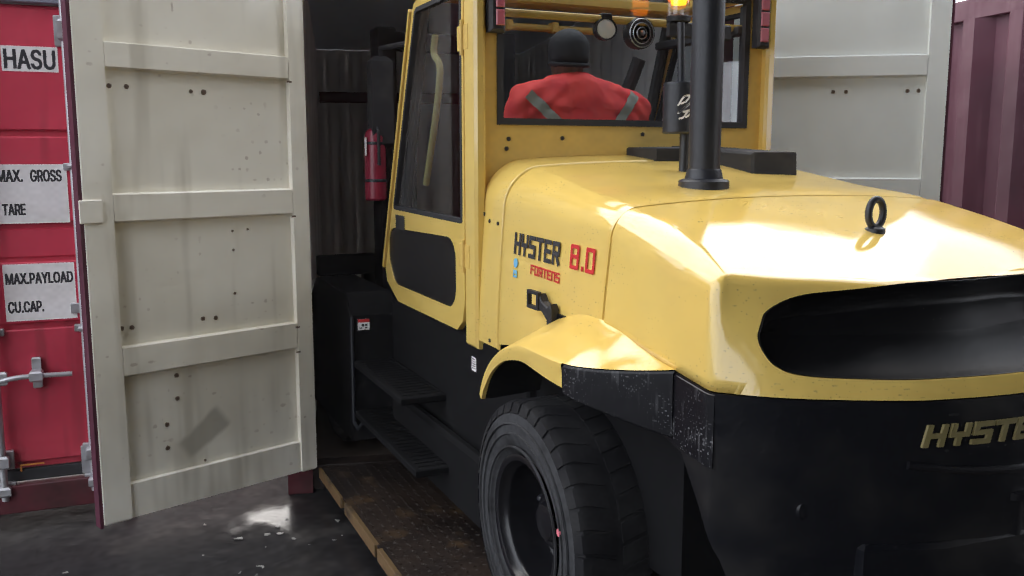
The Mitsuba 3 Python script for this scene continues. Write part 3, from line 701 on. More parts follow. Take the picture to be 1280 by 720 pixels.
# curved ledge under the letters, tow pin boss, step ledge, lamps
ts = np.linspace(-.36, .36, 40); pts = np.column_stack([ts, wrear(ts) - .004, 1.035 - .035 * np.cos(ts / .36 * math.pi / 2)])
obj('ledge', X(tube(pts, .011, 10)), 'dark_gloss', cw)
for t in (-.56, .56):
    kb = obj('tow_eye', X(turned(lathe([(.0001, -.018), (.018, -.018), (.028, -.012), (.032, .0), (.032, .06)], 24), 'y', (t, float(wrear(t)) + .03, .905))), 'black_paint', cw, smooth=40)
obj('tow_pin', X(turned(lathe([(.0001, 0), (.025, 0), (.03, .01), (.03, .28), (.05, .29), (.05, .31), (.0001, .32)], 20), 'z', (0, -1.09, .62))), 'dark_gloss', cw, smooth=40)
bump = Polygon([(-.45, -.9), (-.45, -1.03), (-.25, -1.10), (0, -1.12), (.25, -1.10), (.45, -1.03), (.45, -.9)])
obj('bumper', X(axes(bev(bump, .20, .012), np.eye(3), (0, 0, .62))), 'black_paint', cw)

# --- wheels
def tyre(R=.435, wd=.26):
    h = wd / 2; rim = .235
    prof = [(rim, -h + .035), (rim + .012, -h + .012), (rim + .05, -h - .004), (R - .11, -h - .012), (R - .05, -h - .004), (R - .014, -h + .014), (R - .008, -h + .035), (R - .007, 0),
            (R - .008, h - .035), (R - .014, h - .014), (R - .05, h + .004), (R - .11, h + .012), (rim + .05, h + .004), (rim + .012, h - .012), (rim, h - .035)]
    m = lathe(prof[4:11], 72); wall = cat_([lathe(prof[:5], 72), lathe(prof[10:], 72)] + [lathe([(r - .004, -h - .010), (r - .002, -h - .0165), (r + .002, -h - .0165), (r + .004, -h - .010)], 72) for r in (.272, .318, .352)])
    lugs = []
    n = 38
    for i in range(n):
        for s in (-1, 1):
            a = (i + (.5 if s > 0 else 0)) / n * 2 * math.pi; da = .82 / n * math.pi
            sec = [(R - .045, s * (h + .007)), (R - .014, s * (h - .006)), (R - .003, s * (h - .035)), (R - .005, s * .012), (R - .02, s * .010), (R - .03, s * (h - .03))]
            v = []
            for k, aa in enumerate((a - da, a + da)):
                for r, z in sec:
                    sk = aa + (.05 if abs(z) < h * .5 else 0) ; v.append((r * math.cos(sk), r * math.sin(sk), z))
            lugs.append(trimesh.convex.convex_hull(np.array(v)))
    return cat_([m] + [TM(l.vertices, l.faces) for l in lugs]), wall
def rim_mesh():
    return lathe([(.238, -.12), (.246, -.128), (.236, -.131), (.222, -.125), (.216, -.105), (.207, -.098), (.201, -.085), (.199, -.0), (.19, .03), (.15, .05), (.13, .045), (.105, .0), (.10, -.02), (.088, -.03), (.07, -.032), (.06, -.05), (.03, -.056), (.0001, -.056)], 56)
(TY, SW), RM = tyre(), rim_mesh()
ring_ = lathe([(.262, -.1315), (.268, -.139), (.276, -.1335)], 56)
def wheel(t, w, z, R, side, spin):
    k = key_of('wheel', fk); S = R / .435
    def place(m):
        a = spin; m = m.copy(); m.apply_transform(trimesh.transformations.rotation_matrix(a, [0, 0, 1])); m.apply_scale([S, S, S])
        m = axes(m, [(0, 1, 0), (0, 0, 1), (1, 0, 0)] if side < 0 else [(0, 1, 0), (0, 0, 1), (-1, 0, 0)], (t, w, z)); return X(m)
    scene[k] = mikit.ply(place(TY), 'rubber', smooth=25); labels[k] = {}
    obj('sidewall', place(SW), 'dusty_rubber', k, smooth=40)
    rk = obj('rim', place(RM), 'dark_gloss', k, smooth=40)
    for i in range(8):
        a = i / 8 * 2 * math.pi
        nut = lathe([(.013, 0), (.013, -.016), (.008, -.022), (.0001, -.022)], 6); nut.apply_translation([.168 * math.cos(a), .168 * math.sin(a), .03])
        obj('nut', place(nut), 'black_steel', rk)
    return k, place
labels_fix = []
for t, w, z, R, sd, sp_ in ((-.80, -.01, .568, .428, -1, .1), (.80, -.01, .568, .428, 1, .5), (-.80, 2.62, .575, .47, -1, .2), (.80, 2.62, .575, .47, 1, .2)):
    k, place = wheel(t, w, z, R, sd, sp_)
    if not labels[k]: labels.pop(k)
    if (t, w) == (-.80, -.01):
        dot = lathe([(.012, 0), (.012, -.002), (.0001, -.0025)], 14); dot.apply_translation([.31 * math.cos(3.05), .31 * math.sin(3.05), -.142])
        obj('marker_dot', X(axes(lathe([(.013, 0), (.012, .003), (.0001, .0035)], 16), [(0, 1, 0), (0, 0, 1), (-1, 0, 0)], (-.941, -.3, .66))), mat('pink_dot', prin((.6, .16, .2), .5)), k)
obj('rear_axle', X(BX(-.7, .7, -.12, .12, .45, .66, .02)), 'black_steel', fk)

# --- chassis, steps, front fender
obj('chassis', X(side_prism([(.42, .30), (.36, .6), (.36, 1.03), (2.1, 1.03), (2.1, .25), (.55, .25)], -.735, .735, .01)), 'underbody', fk)
fb = obj('front_fender', X(side_prism([(2.14, .24), (2.12, .945), (2.2, 1.06), (2.95, 1.06), (3.15, .9), (3.15, .24)], -.965, -.71, .008)), 'underbody', fk)
obj('front_fender', X(side_prism([(2.14, .28), (2.12, .945), (2.2, 1.06), (2.95, 1.06), (3.15, .9), (3.15, .75), (2.95, .98), (2.45, .98), (2.3, .85), (2.2, .3)], .71, .96, .008)), 'black_plastic', fk)
sg = obj('sticker', X(rear_prism([(-.925, .865), (-.86, .865), (-.86, .925), (-.925, .925)], 2.112, 2.1145, 0)), 'decal_white', fk, label='small white warning sticker on the front fender')
obj('symbol', X(cat_([rear_prism([(-.925, .907), (-.86, .907), (-.86, .925), (-.925, .925)], 2.111, 2.1118, 0)])), 'decal_red', sg, smooth=False)
obj('symbol', X(cat_([rear_prism(Point(-.897, .892).buffer(.008), 2.111, 2.1118, 0), rear_prism([(-.885, .886), (-.872, .886), (-.872, .898), (-.885, .898)], 2.111, 2.1118, 0), rear_prism([(-.915, .873), (-.902, .873), (-.902, .880), (-.915, .880)], 2.111, 2.1118, 0), rear_prism([(-.885, .873), (-.872, .873), (-.872, .880), (-.885, .880)], 2.111, 2.1118, 0)])), 'decal_black', sg, smooth=False)
def tread_mesh(w0, w1, z):
    b = [BX(-.955, -.736, w0, w1, z - .035, z, .006)]
    for w in np.arange(w0 + .04, w1 - .03, .05): b.append(BX(-.93, -.76, w, w + .012, z + .0004, z + .005, .001))
    return cat_(b)
obj('step', X(tread_mesh(1.25, 2.115, .70)), 'underbody', fk)
obj('step', X(tread_mesh(1.05, 2.115, .42)), 'underbody', fk)
obj('step_rail', X(tube([(-.958, 2.11, .94), (-.958, 2.112, .36), (-.952, 2.06, .33), (-.93, 1.98, .40)], .010, 8)), 'black_steel', fk)
obj('fuel_tank', X(BX(-.80, -.737, .50, 1.9, .25, .56, .02)), 'underbody', fk)
ls = obj('sticker', X(axes(bev([(0, 0), (.05, 0), (.05, .06), (0, .06)], .001, 0), [(0, -1, 0), (0, 0, 1), (-1, 0, 0)], (-.7355, .925, .885))), 'decal_white', fk, label='small white data sticker on the black chassis')
obj('symbol', X(cat_([axes(bev([(.005, b), (.045, b), (.045, b + .004), (.005, b + .004)], .0005, 0), [(0, -1, 0), (0, 0, 1), (-1, 0, 0)], (-.7367, .925, .885)) for b in (.01, .02, .03, .04, .05)])), 'decal_black', ls, smooth=False)

# --- mast and carriage (mostly hidden by the cab)
mast = obj('mast', X(cat_([BX(s * .42 - .06, s * .42 + .06, 3.15, 3.33, .2, 2.62, .008) for s in (-1, 1)] + [BX(-.36, .36, 3.2, 3.28, z, z + .12, .006) for z in (.5, 1.2, 2.48)])), 'black_steel', fk)
obj('carriage', X(cat_([BX(-.85, .85, 3.4, 3.46, z, z + .14, .01) for z in (.5, 1.0)] + [BX(s * .3 - .06, s * .3 + .06, 3.35, 3.5, .4, 1.2, .006) for s in (-1, 1)])), 'black_steel', mast)
for s in (-1, 1):
    obj('fork', X(side_prism([(3.47, .35), (3.47, 1.1), (3.53, 1.1), (3.53, .41), (4.7, .38), (4.7, .36)], s * .45 - .075, s * .45 + .075, .004)), 'black_steel', mast)
    obj('lift_cylinder', X(turned(lathe([(.0001, 0), (.045, 0), (.045, 1.9), (.03, 1.9), (.03, 2.3), (.0001, 2.3)], 20), 'z', (s * .25, 3.24, .3))), 'black_steel', mast)

# --- cab
cab = obj('cab_frame', X(cat_([
    rear_prism(Polygon([(-.735, 1.0), (.715, 1.0), (.715, 2.52), (-.735, 2.52)], [[(-.640, 1.94), (.605, 1.94), (.605, 2.50), (-.640, 2.50)]]), .84, .875, 0)])), 'yellow_matt', fk, label='yellow rear wall of the cab with window opening')
# corner pillars (rear), front pillars, roof, side frames
pil = [(.80, 1.0), (.925, 1.0), (.925, 2.53), (.80, 2.53)]
for x0, x1 in ((-.765, -.715), (.695, .745)): obj('pillar', X(side_prism(pil, x0, x1, .012)), 'yellow_paint', cab)
obj('roof', X(cat_([BX(-.765, .745, .78, .93, 2.531, 2.59, .012), BX(-.765, .745, 1.48, 1.63, 2.531, 2.59, .012), BX(-.765, -.64, .931, 1.479, 2.531, 2.59, .012), BX(.62, .745, .931, 1.479, 2.531, 2.59, .012)])), 'yellow_matt', cab)
obj('added_roof_pane', X(TM([(-.639, .932, 2.56), (.619, .932, 2.56), (.619, 1.478, 2.56), (-.639, 1.478, 2.56)], [[0, 1, 2], [0, 2, 3]])), 'glass_pane', cab, smooth=False)  # unseen roof glass, added to let sky light down onto the driver
door_out = Polygon([(.935, 1.18), (.965, 1.09), (1.03, 1.045), (1.90, 1.045), (2.09, 1.13), (2.115, 1.19), (1.60, 2.47), (1.57, 2.505), (1.52, 2.52), (.935, 2.52)])
win = Polygon([(.955, 1.515), (1.955, 1.525), (1.56, 2.47), (1.53, 2.485), (.955, 2.485)]).buffer(-.02).buffer(.02)
low = Polygon([(1.04, 1.46), (2.05, 1.435), (2.05, 1.24), (1.95, 1.12), (1.04, 1.12)]).buffer(-.105).buffer(.105, quad_segs=14)
low = affinity.scale(low, 1, .93)
def yz_sheet(poly, x0, x1): return axes(extrude(poly, x1 - x0), [(0, 1, 0), (0, 0, 1), (1, 0, 0)], (x0, 0, 0))
def rim_band(poly, w_): return poly.buffer(.0).difference(poly.buffer(-w_))
for side in (-1, 1):
    xo = (-.762, -.735) if side < 0 else (.715, .742)
    d = obj('door', X(yz_sheet(door_out.difference(win).difference(low), *xo)), 'yellow_paint', fk, smooth=20)
    e = -1 if side < 0 else 1
    xm = xo[0] + .010 if side < 0 else xo[1] - .010
    obj('window', X(yz_sheet(win.buffer(.004), xm, xm + .0002)) if False else X(TM(*(lambda vf: (np.column_stack([np.full(len(vf[0]), xm), vf[0]]), vf[1]))(trimesh.creation.triangulate_polygon(win.buffer(.002), engine='earcut')))), 'tinted_pane', d, smooth=False)
    obj('window_seal', X(yz_sheet(win.difference(win.buffer(-.02)), xo[0] - .002, xo[1] + .002)), 'gasket_rubber', d)
    obj('lower_panel', X(yz_sheet(low, xo[0] + .006, xo[1] - .006)), 'dark_gloss', d)
    if side < 0:
        fp = [(2.125, 1.20), (2.14, 1.21), (1.615, 2.49), (1.60, 2.475)]
        obj('edge_trim', X(side_prism(fp, -.775, -.74, .003)), 'yellow_matt', d)
        obj('latch', X(side_prism([(1.62, 1.44), (1.84, 1.44), (1.84, 1.505), (1.62, 1.505)], -.768, -.7625, .002)) if False else X(side_prism([(1.76, 1.425), (1.90, 1.425), (1.90, 1.50), (1.76, 1.50)], -.768, -.7625, .002)), 'black_plastic', d)
        for z in (1.38, 2.28): obj('hinge', X(cat_([tube([(-.768, .93, z - .07), (-.768, .93, z + .07)], .010, 10), BX(-.767, -.7625, .87, .99, z - .05, z + .05, .001)])), 'yellow_matt', d)
        obj('grab_bar', X(tube([(-.68, 1.50, 2.36), (-.68, 1.52, 2.28), (-.68, 1.44, 2.20), (-.68, 1.50, 2.0), (-.68, 1.66, 1.66)], .016, 10, smooth=6)), mat('pale_yellow', prin((.66, .52, .2), .5)), d)
# cab front: pillars and windscreen
for x in (-.70, .68): obj('front_pillar', X(tube([(x, 2.08, 1.1), (x, 1.60, 2.5)], .03, 10)), 'cab_lining', cab)
# rear window
rw_out = Polygon([(-.652, 1.928), (.617, 1.928), (.617, 2.512), (-.652, 2.512)]); rw = Polygon([(-.625, 1.955), (.590, 1.955), (.590, 2.49), (-.625, 2.49)])
rwk = obj('rear_window', X(TM(*(lambda vf: (np.column_stack([vf[0][:, 0], np.full(len(vf[0]), .852), vf[0][:, 1]]), vf[1]))(trimesh.creation.triangulate_polygon(rw.buffer(.003), engine='earcut')))), 'glass_pane', fk, smooth=False)
obj('window_seal', X(rear_prism(rw_out.difference(rw), .832, .858, 0)), 'gasket_rubber', rwk)
for t, z in ((-.60, 1.90), (-.35, 1.905), (.05, 1.925), (.40, 1.93), (-.61, 1.86)): obj('bolt', X(turned(lathe([(.009, 0), (.009, -.004), (.0001, -.005)], 12), 'y', (t, .8395, z - .03))), 'hole_dark', cab)
# roof beams seen through the rear window
obj('roof_beam', X(tube([(-.66, .95, 2.395), (.66, .95, 2.395)], .017, 10)), 'yellow_matt', cab)
obj('roof_beam', X(cat_([tube([(-.5, 1.55, 2.43), (.2, 1.55, 2.43)], .018, 10)] + [BX(x, x + .03, 1.52, 1.58, 2.41, 2.46, .003) for x in (-.3, -.05)])), 'yellow_matt', cab)
obj('side_frame', X(cat_([BX(.60, .66, .9, 1.6, 2.36, 2.40, .006), BX(.655, .69, .9, .96, 1.0, 2.5, .006)])), 'cab_lining', cab)
obj('painted_daylight_gap', X(tube([(-.455, 1.5, 2.06), (-.455, 1.5, 2.34)], .008, 8)), 'lamp_white', cab, label='white upright strip standing in for a bright gap of daylight beyond the cab')  # white rod painted in place of outside light showing through a gap
obj('steering_column', X(tube([(.05, 1.95, 1.1), (.05, 1.8, 1.75)], .03, 10)), 'black_plastic', fk)
a_ = np.arange(32) / 32 * 2 * math.pi
obj('steering_wheel', X(tube(np.column_stack([.05 + .18 * np.cos(a_), 1.78 + .15 * np.sin(a_), 1.78 - .09 * np.sin(a_)]), .014, 8, closed=True)), 'black_plastic', fk)
seat = obj('seat', X(cat_([BX(-.27, .27, 1.12, 1.62, 1.28, 1.42, .03), side_prism([(1.08, 1.35), (1.2, 1.35), (1.14, 1.92), (1.04, 1.92)], -.25, .25, .03), BX(-.2, .2, 1.15, 1.55, 1.031, 1.279, .01)])), 'seat_vinyl', fk)
obj('dashboard', X(side_prism([(1.95, 1.031), (2.07, 1.1), (1.95, 1.45), (1.8, 1.45), (1.85, 1.031)], -.65, .65, .01)), 'cab_lining', fk)
obj('control_post', X(tube([(.33, 1.55, 1.2), (.36, 1.6, 1.9), (.44, 1.5, 2.3)], .035, 10, smooth=4)), 'cab_lining', fk)
# work lamps on the rear crossbar
lampm = lambda: lathe([(.0001, .05), (.04, .05), (.058, .03), (.062, 0), (.060, -.012), (.050, -.012)], 28)
l1 = obj('work_lamp', X(turned(axes(lathe([(.044, -.012), (.050, -.014), (.050, .02), (.03, .045), (.0001, .05)], 28), [(.94, 0, 0), (0, 1.06, 0), (0, 0, 1)]), 'y', (-.095, .93, 2.350))), 'black_plastic', fk, label='round work lamp with white lens in the rear window')
obj('lens', X(turned(axes(lathe([(.0001, -.016), (.03, -.014), (.0445, -.008)], 28), [(.94, 0, 0), (0, 1.06, 0), (0, 0, 1)]), 'y', (-.095, .93, 2.350))), 'lamp_white', l1)
obj('bracket', X(BX(-.11, -.06, .93, .97, 2.383, 2.42, .004)), 'black_plastic', l1)
fan = obj('cab_fan', X(turned(lathe([(.045, -.02), (.068, -.024), (.070, .0), (.066, .03), (.03, .05), (.0001, .05)], 32), 'y', (.085, .94, 2.342))), 'black_plastic', fk, label='black round cab fan beside the work lamp')
for rr in (.025, .045, .062): obj('guard_ring', X(tube(np.column_stack([.085 + rr * np.cos(a_), np.full(32, .915), 2.342 + rr * np.sin(a_)]), .0025, 6, closed=True)), 'chrome', fan)
obj('hub', X(turned(lathe([(.0001, -.03), (.012, -.028), (.014, 0)], 16), 'y', (.085, .935, 2.342))), 'chrome', fan)
obj('mirror', X(turned(axes(lathe([(.0001, -.012), (.03, -.010), (.05, 0), (.045, .02), (.0001, .03)], 28), [(.75, 0, 0), (0, 1.3, 0), (0, 0, 1)]), 'y', (.05, 1.62, 2.36))), 'chrome', fk, label='small interior mirror in front of the driver')
# tail lights
for t0, s in ((-.672, 1), (.655, -1)):
    h = obj('tail_light', X(rear_prism([(t0 - .035, 2.29), (t0 + .035, 2.29), (t0 + .035, 2.56), (t0 - .035, 2.56)], .775, .835, .012)), 'black_plastic', fk)
    for z in (2.315, 2.385, 2.455): obj('lens', X(rear_prism([(t0 - .02 + .008 * s, z), (t0 + .022 + .004 * s, z), (t0 + .022 + .004 * s, z + .062), (t0 - .02 + .008 * s, z + .062)], .766, .776, .004)), 'lens_red', h)
# beacon (lit)
bc = obj('beacon', X(turned(lathe([(.0001, -.02), (.05, -.02), (.052, 0), (.046, .004), (.0001, .004)], 28), 'z', (.130, .70, 2.385))), 'black_plastic', fk, label='amber warning beacon, lit, on a bracket by the exhaust')
obj('bracket', X(BX(.08, .40, .69, .715, 2.30, 2.364, .006)), 'black_plastic', bc)
obj('dome', X(turned(lathe([(.045, .005), (.046, .07)], 28), 'z', (.130, .70, 2.385))), 'clear_plastic', bc)
obj('band', X(turned(lathe([(.0465, .07), (.048, .072), (.048, .076), (.0465, .078)], 28), 'z', (.130, .70, 2.385))), 'amber_plastic', bc)
obj('lamp', X(turned(lathe([(.0001, .048), (.030, .05), (.036, .07), (.036, .15), (.0001, .16)], 24), 'z', (.130, .70, 2.385))), 'amber_plastic', bc, emitter={'type': 'area', 'radiance': rgb(.34, .075, .003)})
# exhaust
EXx, EXy = -.225, .0
ez = float(ztop(EXx, EXy))
ex = obj('exhaust_pipe', X(turned(lathe([(.055, 0), (.055, 1.25), (.050, 1.25), (.048, .9)], 40), 'z', (EXx, EXy, ez + .02))), 'black_steel', fk, label='tall black exhaust pipe standing on the hood')
obj('flange', X(turned(lathe([(.088, -.03), (.088, .012), (.083, .018), (.066, .022), (.060, .05), (.056, .056)], 40), 'z', (EXx, EXy, ez + .005))), 'black_steel', ex)
# pre-cleaner canister with squiggle emblem
cx, cy = -.118, .32
ac = obj('air_precleaner', X(turned(lathe([(.0001, 0), (.056, 0), (.060, .006), (.060, .185), (.056, .192), (.0001, .194)], 36), 'z', (cx, cy, 1.885))), 'black_steel', fk, label='black canister with white emblem beside the exhaust')
obj('pipe', X(tube([(cx + .03, cy, 1.70), (cx + .03, cy, 1.89)], .018, 14)), 'black_steel', ac)
obj('pipe', X(tube([(cx + .01, cy, 2.075), (cx + .0, cy, 2.30)], .014, 14)), 'black_steel', ac)
def on_cyl(m, az0):
    v = m.vertices; a = az0 + v[:, 0] / .06; r = .0605 + v[:, 2]
    return TM(np.column_stack([cx + r * np.cos(a), cy + r * np.sin(a), 1.885 + v[:, 1]]), m.faces)
em = unary_union([LineString(catmull(c, 6)).buffer(.0035) for c in ([(0, .105), (.02, .135), (.045, .14), (.03, .12), (.01, .11)], [(.0, .075), (.03, .10), (.055, .115), (.05, .09), (.02, .08)], [(.005, .055), (.02, .06), (.04, .085), (.05, .075), (.03, .06)])])
obj('emblem', X(on_cyl(extrude(em, .001), -math.pi / 2 - .62)), 'decal_white', ac, smooth=False, label='white looping line emblem')
# intake duct on the hood
dz = lambda t, w: float(ztop(t, w))
dk = [(.26, 1.70), (.845, 1.77), (.845, 1.845), (.27, 1.815)]
obj('intake_duct', X(side_prism(dk, .20, .43, .01)), 'black_plastic', fk, label='black box duct running over the hood to the cab')
obj('intake_base', X(BX(-.03, .198, .60, .838, 1.77, 1.838, .006)), 'black_plastic', fk)
# lifting eye
ea = np.arange(40) / 40 * 2 * math.pi
ez0 = float(ztop(-.03, -.60))
obj('lifting_eye', X(cat_([tube(np.column_stack([-.03 + .029 * np.cos(ea), np.full(40, -.60), ez0 + .052 + .042 * np.sin(ea)]), .011, 12, closed=True), turned(lathe([(.03, -.01), (.03, .006), (.02, .012), (.0001, .012)], 20), 'z', (-.03, -.60, ez0))])), 'black_steel', fk, label='black steel lifting eye on the rear hood')
# front-left mirror housing
obj('side_mirror', X(cat_([BX(-.80, -.68, 2.18, 2.27, 1.84, 2.33, .03), tube([(-.72, 1.72, 2.35), (-.74, 2.2, 2.37), (-.74, 2.22, 2.3)], .014, 8)])), 'black_plastic', fk)

# ================================================================== FIRE EXTINGUISHER
fe = thing('fire_extinguisher', 'red fire extinguisher hung upright on the front corner of the cab', 'fire extinguisher')
fx, fy = -.775, 2.23
obj('body', X(turned(lathe([(.0001, 0), (.05, 0), (.058, .01), (.058, .34), (.045, .375), (.02, .39), (.02, .41), (.0001, .41)], 28), 'z', (fx, fy, 1.56))), 'extinguisher_red', fe)
obj('valve', X(cat_([BX(fx - .02, fx + .02, fy - .05, fy + .03, 1.965, 1.99, .004), tube([(fx, fy - .02, 1.97), (fx + .0, fy - .075, 1.93), (fx, fy - .075, 1.75)], .009, 8)])), 'black_plastic', fe)
for z in (1.66, 1.86): obj('strap', X(turned(lathe([(.0590, 0), (.0605, .002), (.0605, .014), (.0590, .016)], 28), 'z', (fx, fy, z))), 'black_steel', fe)
obj('label_plate', X(BX(fx - .064, fx - .059, fy - .045, fy - .025, 1.80, 1.9, .001)), 'decal_white', fe)

# ================================================================== DRIVER
pe = thing('person', 'driver in red high-visibility jacket with grey reflective braces, back turned, seated in the cab', 'person')
hx, hy, hz = -.065, 1.345, 2.265
J = {'hip': (0, 1.32, 1.50, (.19, .13, .10)), 'waist': (-.01, 1.30, 1.66, (.19, .12, .1)), 'chest': (-.005, 1.285, 1.88, (.23, .13, .13)), 'upper': (-.01, 1.28, 2.02, (.20, .115, .09)),
     'sl': (-.295, 1.31, 2.045, .095), 'sr': (.285, 1.31, 2.02, .097), 'el': (-.41, 1.42, 1.72, .062), 'er': (.37, 1.47, 1.71, .062), 'wl': (-.22, 1.68, 1.74, .045), 'wr': (.25, 1.71, 1.74, .045),
     'nb': (-.045, 1.295, 2.135, (.135, .10, .062))}
body = hull_chain(J, [('hip', 'waist'), ('waist', 'chest'), ('chest', 'upper'), ('upper', 'nb'), ('upper', 'sl', 'nb'), ('upper', 'sr', 'nb'), ('chest', 'sl'), ('chest', 'sr'), ('sl', 'el'), ('sr', 'er'), ('el', 'wl'), ('er', 'wr')], refine=.011, smooth=22)
fold = np.sin(body.vertices[:, 2] * 70 + 9 * np.abs(body.vertices[:, 0]) * 6 + 5 * meshkit.fbm(body.vertices * 6, 2, 2)) * np.clip(np.abs(body.vertices[:, 0]) * 5 - .35, 0, 1) * .0045
d_ = fold + (meshkit.fbm(body.vertices * [11, 11, 7], 3, 5) - .5) * .030 + (meshkit.fbm(body.vertices * [28, 28, 12], 2, 9) - .5) * .010
body.vertices += body.vertex_normals * d_[:, None]
jk = obj('jacket', X(body), 'hivis_red', pe, smooth=True)
ba = np.arange(40) / 40 * 2 * math.pi
obj('hat_brim', X(tube(np.column_stack([hx + (.089) * np.cos(ba), hy - .02 + .105 * np.sin(ba), np.full(40, hz - .030) + .012 * np.sin(ba)]), .0105, 10, closed=True)), 'beanie_black', pe, smooth=True)
LJ = {'h': (-.10, 1.36, 1.47, .085), 'h2': (.10, 1.36, 1.47, .085), 'k': (-.16, 1.75, 1.46, .065), 'k2': (.16, 1.75, 1.46, .065), 'a': (-.16, 1.74, 1.12, .045), 'a2': (.16, 1.74, 1.12, .045), 't': (-.17, 1.90, 1.07, .036), 't2': (.17, 1.90, 1.07, .036)}
obj('trousers', X(hull_chain(LJ, [('h', 'h2'), ('h', 'k'), ('k', 'a'), ('a', 't'), ('h2', 'k2'), ('k2', 'a2'), ('a2', 't2')], refine=.025)), 'trousers', pe, smooth=True)
HJ = {'cran': (hx, hy - .012, hz + .03, (.086, .103, .095)), 'face': (hx, hy + .035, hz - .035, (.060, .070, .075)), 'chin': (hx, hy + .065, hz - .085, (.035, .03, .025)), 'nk': (hx + .005, hy - .02, hz - .08, (.058, .058, .04)), 'nk2': (-.05, 1.31, 2.12, (.064, .064, .04)),
      'no': (hx, hy + .112, hz - .02, .012), 'no2': (hx, hy + .10, hz + .015, .01), 'el': (hx - .078, hy, hz - .01, (.010, .022, .032)), 'er': (hx + .078, hy, hz - .01, (.010, .022, .032)), 'li': (hx, hy + .098, hz - .06, (.022, .012, .01))}
obj('head', X(hull_chain(HJ, [('cran', 'face'), ('face', 'chin'), ('cran', 'nk'), ('nk', 'nk2'), ('no', 'no2'), ('el',), ('er',), ('li', 'face')], refine=.01, smooth=4)), 'skin', pe, smooth=True)
CJ = {'c': (hx, hy - .014, hz + .045, (.098, .116, .094)), 'b': (hx, hy - .02, hz + .0, (.096, .112, .06)), 'n': (hx + .004, hy - .045, hz - .06, (.078, .074, .05))}
obj('beanie', X(hull_chain(CJ, [('c', 'b')], refine=.012, smooth=6)), 'beanie_black', pe, smooth=True, label='black knitted hat pulled low over the neck')
for s in (-1, 1):
    wx, wy, wz = (-.22, 1.68, 1.74) if s < 0 else (.25, 1.71, 1.74); c = .05; dx = (c - wx)
    tx = wx + dx * .45; hj = {'w': (wx, wy, wz, .030), 'p': (wx + dx * .22, wy + .07, wz + .03, (.036, .04, .022)), 'th': (wx + dx * .30, wy + .05, wz + .07, .011), 'th0': (wx + dx * .15, wy + .03, wz + .035, .013)}
    bones = [('w', 'p'), ('th0', 'th')]
    for i, L in enumerate((.036, .044, .041, .032)):
        x = wx + dx * .22 + (i - 1.5) * .019
        hj['f%da' % i] = (x, wy + .10, wz + .045, .0095); hj['f%db' % i] = (x, wy + .115 + L * .3, wz + .03, .009); hj['f%dc' % i] = (x, wy + .10 + L * .3, wz + .005, .008)
        bones += [('f%da' % i, 'p'), ('f%da' % i, 'f%db' % i), ('f%db' % i, 'f%dc' % i)]
    obj('hand', X(hull_chain(hj, bones, n=12, refine=.006, smooth=3)), 'skin', pe, smooth=True)
# reflective braces lying on the back of the jacket
bk = body.vertices[body.vertex_normals[:, 1] < .25]; tr = cKDTree(bk[:, [0, 2]])
def brace(p0, p1, wd=.05):
    p0, p1 = np.array(p0), np.array(p1); d = (p1 - p0) / np.linalg.norm(p1 - p0); n = np.array([-d[1], d[0]]); rows = []
    for s in np.linspace(0, 1, 26):
        row = []
        for u in np.linspace(-.5, .5, 7):
            q = p0 + (p1 - p0) * s + n * u * wd
            dist, ii = tr.query(q, k=14); y = bk[ii, 1].min() + .006
            row.append((q[0], y - .011, q[1]))
        rows.append(row)
    return grid_mesh(np.array(rows))
obj('reflective_band', X(brace((-.33, 2.085), (-.10, 1.86))), 'reflective_tape', pe, smooth=True)
obj('reflective_band', X(brace((.245, 2.10), (.02, 1.83))), 'reflective_tape', pe, smooth=True)

# ================================================================== LOADING RAMP
rm = thing('loading_ramp', 'rusty steel loading ramp under the forklift wheels, leading into the container', 'loading ramp')
RZ = lambda w: float(np.interp(w, [-1.6, -1.2, 2.3], [.03, .128, .142]))
def ramp_sheet():
    return side_prism([(-1.6, .01), (-1.2, .118), (2.2, .130), (2.2, .142), (-1.2, .128), (-1.6, .025)], -1.155, 1.155, 0)
pk = obj('plate', X(ramp_sheet()), 'rusty_plate', rm)
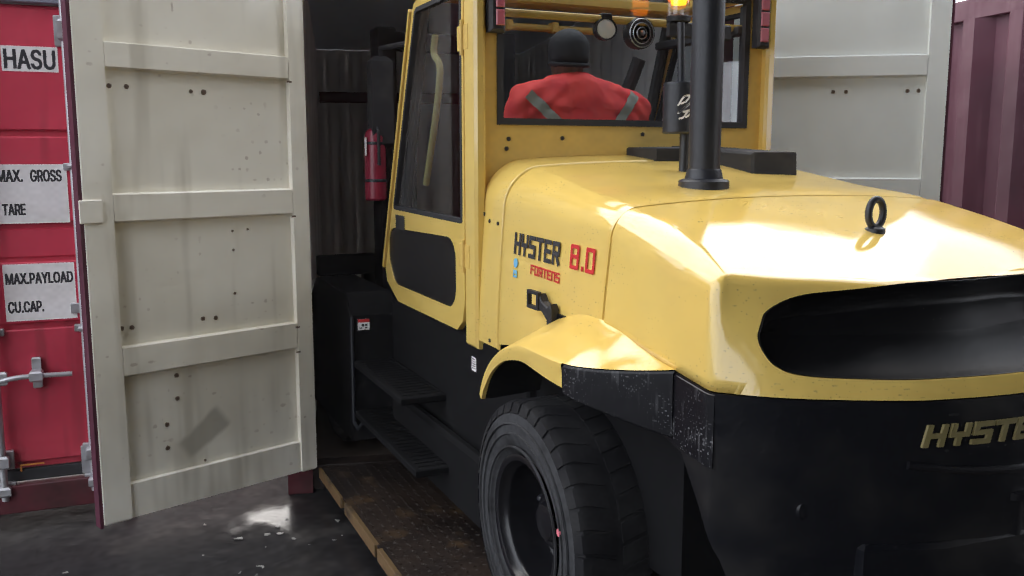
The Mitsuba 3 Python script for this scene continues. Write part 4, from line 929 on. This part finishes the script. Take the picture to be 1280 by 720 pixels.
# raised diamond studs near the visible edge
dm = []
for i, w in enumerate(np.arange(-.6, 2.15, .035)):
    for j, t in enumerate(np.arange(-1.12, -.3, .045)):
        a = .6 if (i + j) % 2 else -.6; z = RZ(w); l, b = .014, .005
        ca, sa = math.cos(a), math.sin(a)
        c = [(t + ca * l, w + sa * l, z - .001), (t - sa * b, w + ca * b, z - .001), (t - ca * l, w - sa * l, z - .001), (t + sa * b, w - ca * b, z - .001), (t, w, z + .0045)]
        dm.append(TM(c, [[0, 1, 4], [1, 2, 4], [2, 3, 4], [3, 0, 4]]))
obj('tread_studs', X(cat_(dm)), 'worn_steel', pk, smooth=False, kind='stuff')
for s in (-1, 1):
    for w0, w1 in ((-1.1, .95), (.99, 1.52), (1.60, 2.15)):
        obj('side_rail', X(BX(s * 1.155 - .012, s * 1.155 + .012, w0, w1, .08, .139, .003)), 'ramp_yellow', rm)

# ================================================================== LITTER
fr_ = []
for k in range(30):
    px, py = rng.normal(-1.15, .32), rng.normal(4.15, .35)
    if k > 20: px, py = rng.uniform(-2.6, -.6), rng.uniform(2.6, 4.2)
    d1 = np.array([px, py]) - np.array([-1.8364, 3.9089])
    s = rng.uniform(.005, .020) if k < 21 else rng.uniform(.004, .011); n = rng.integers(4, 7); a = np.sort(rng.uniform(0, 6.28, n))
    pts = np.column_stack([np.cos(a) * s * rng.uniform(.5, 1.4), np.sin(a) * s])
    p = Polygon(pts).convex_hull
    if p.area < 1e-6: continue
    m = bev(p, .003, .0005); m.apply_transform(trimesh.transformations.rotation_matrix(rng.uniform(-.12, .12), [1, .3, 0])); m.apply_translation([px, py, .002]); fr_.append(m)
k = obj('litter', cat_(fr_), 'scrap_pale', None, False); labels[k] = {'label': 'scattered pale paper and plastic scraps on the wet ground', 'category': 'litter', 'kind': 'stuff'}

# ================================================================== DUSTY AIR
scene['air'] = {'type': 'homogeneous', 'albedo': rgb(.94, .95, .965), 'sigma_t': 0.0008}
scene['camera']['medium'] = {'type': 'ref', 'id': 'air'}
scene['haze'] = {'type': 'cube', 'to_world': T4().translate([0, 0, 2.6]).scale([62, 62, 3.6]), 'bsdf': {'type': 'null'}, 'interior': {'type': 'ref', 'id': 'air'}}
labels['haze'] = {'label': 'thin dusty air hanging over the yard', 'category': 'haze', 'kind': 'stuff'}
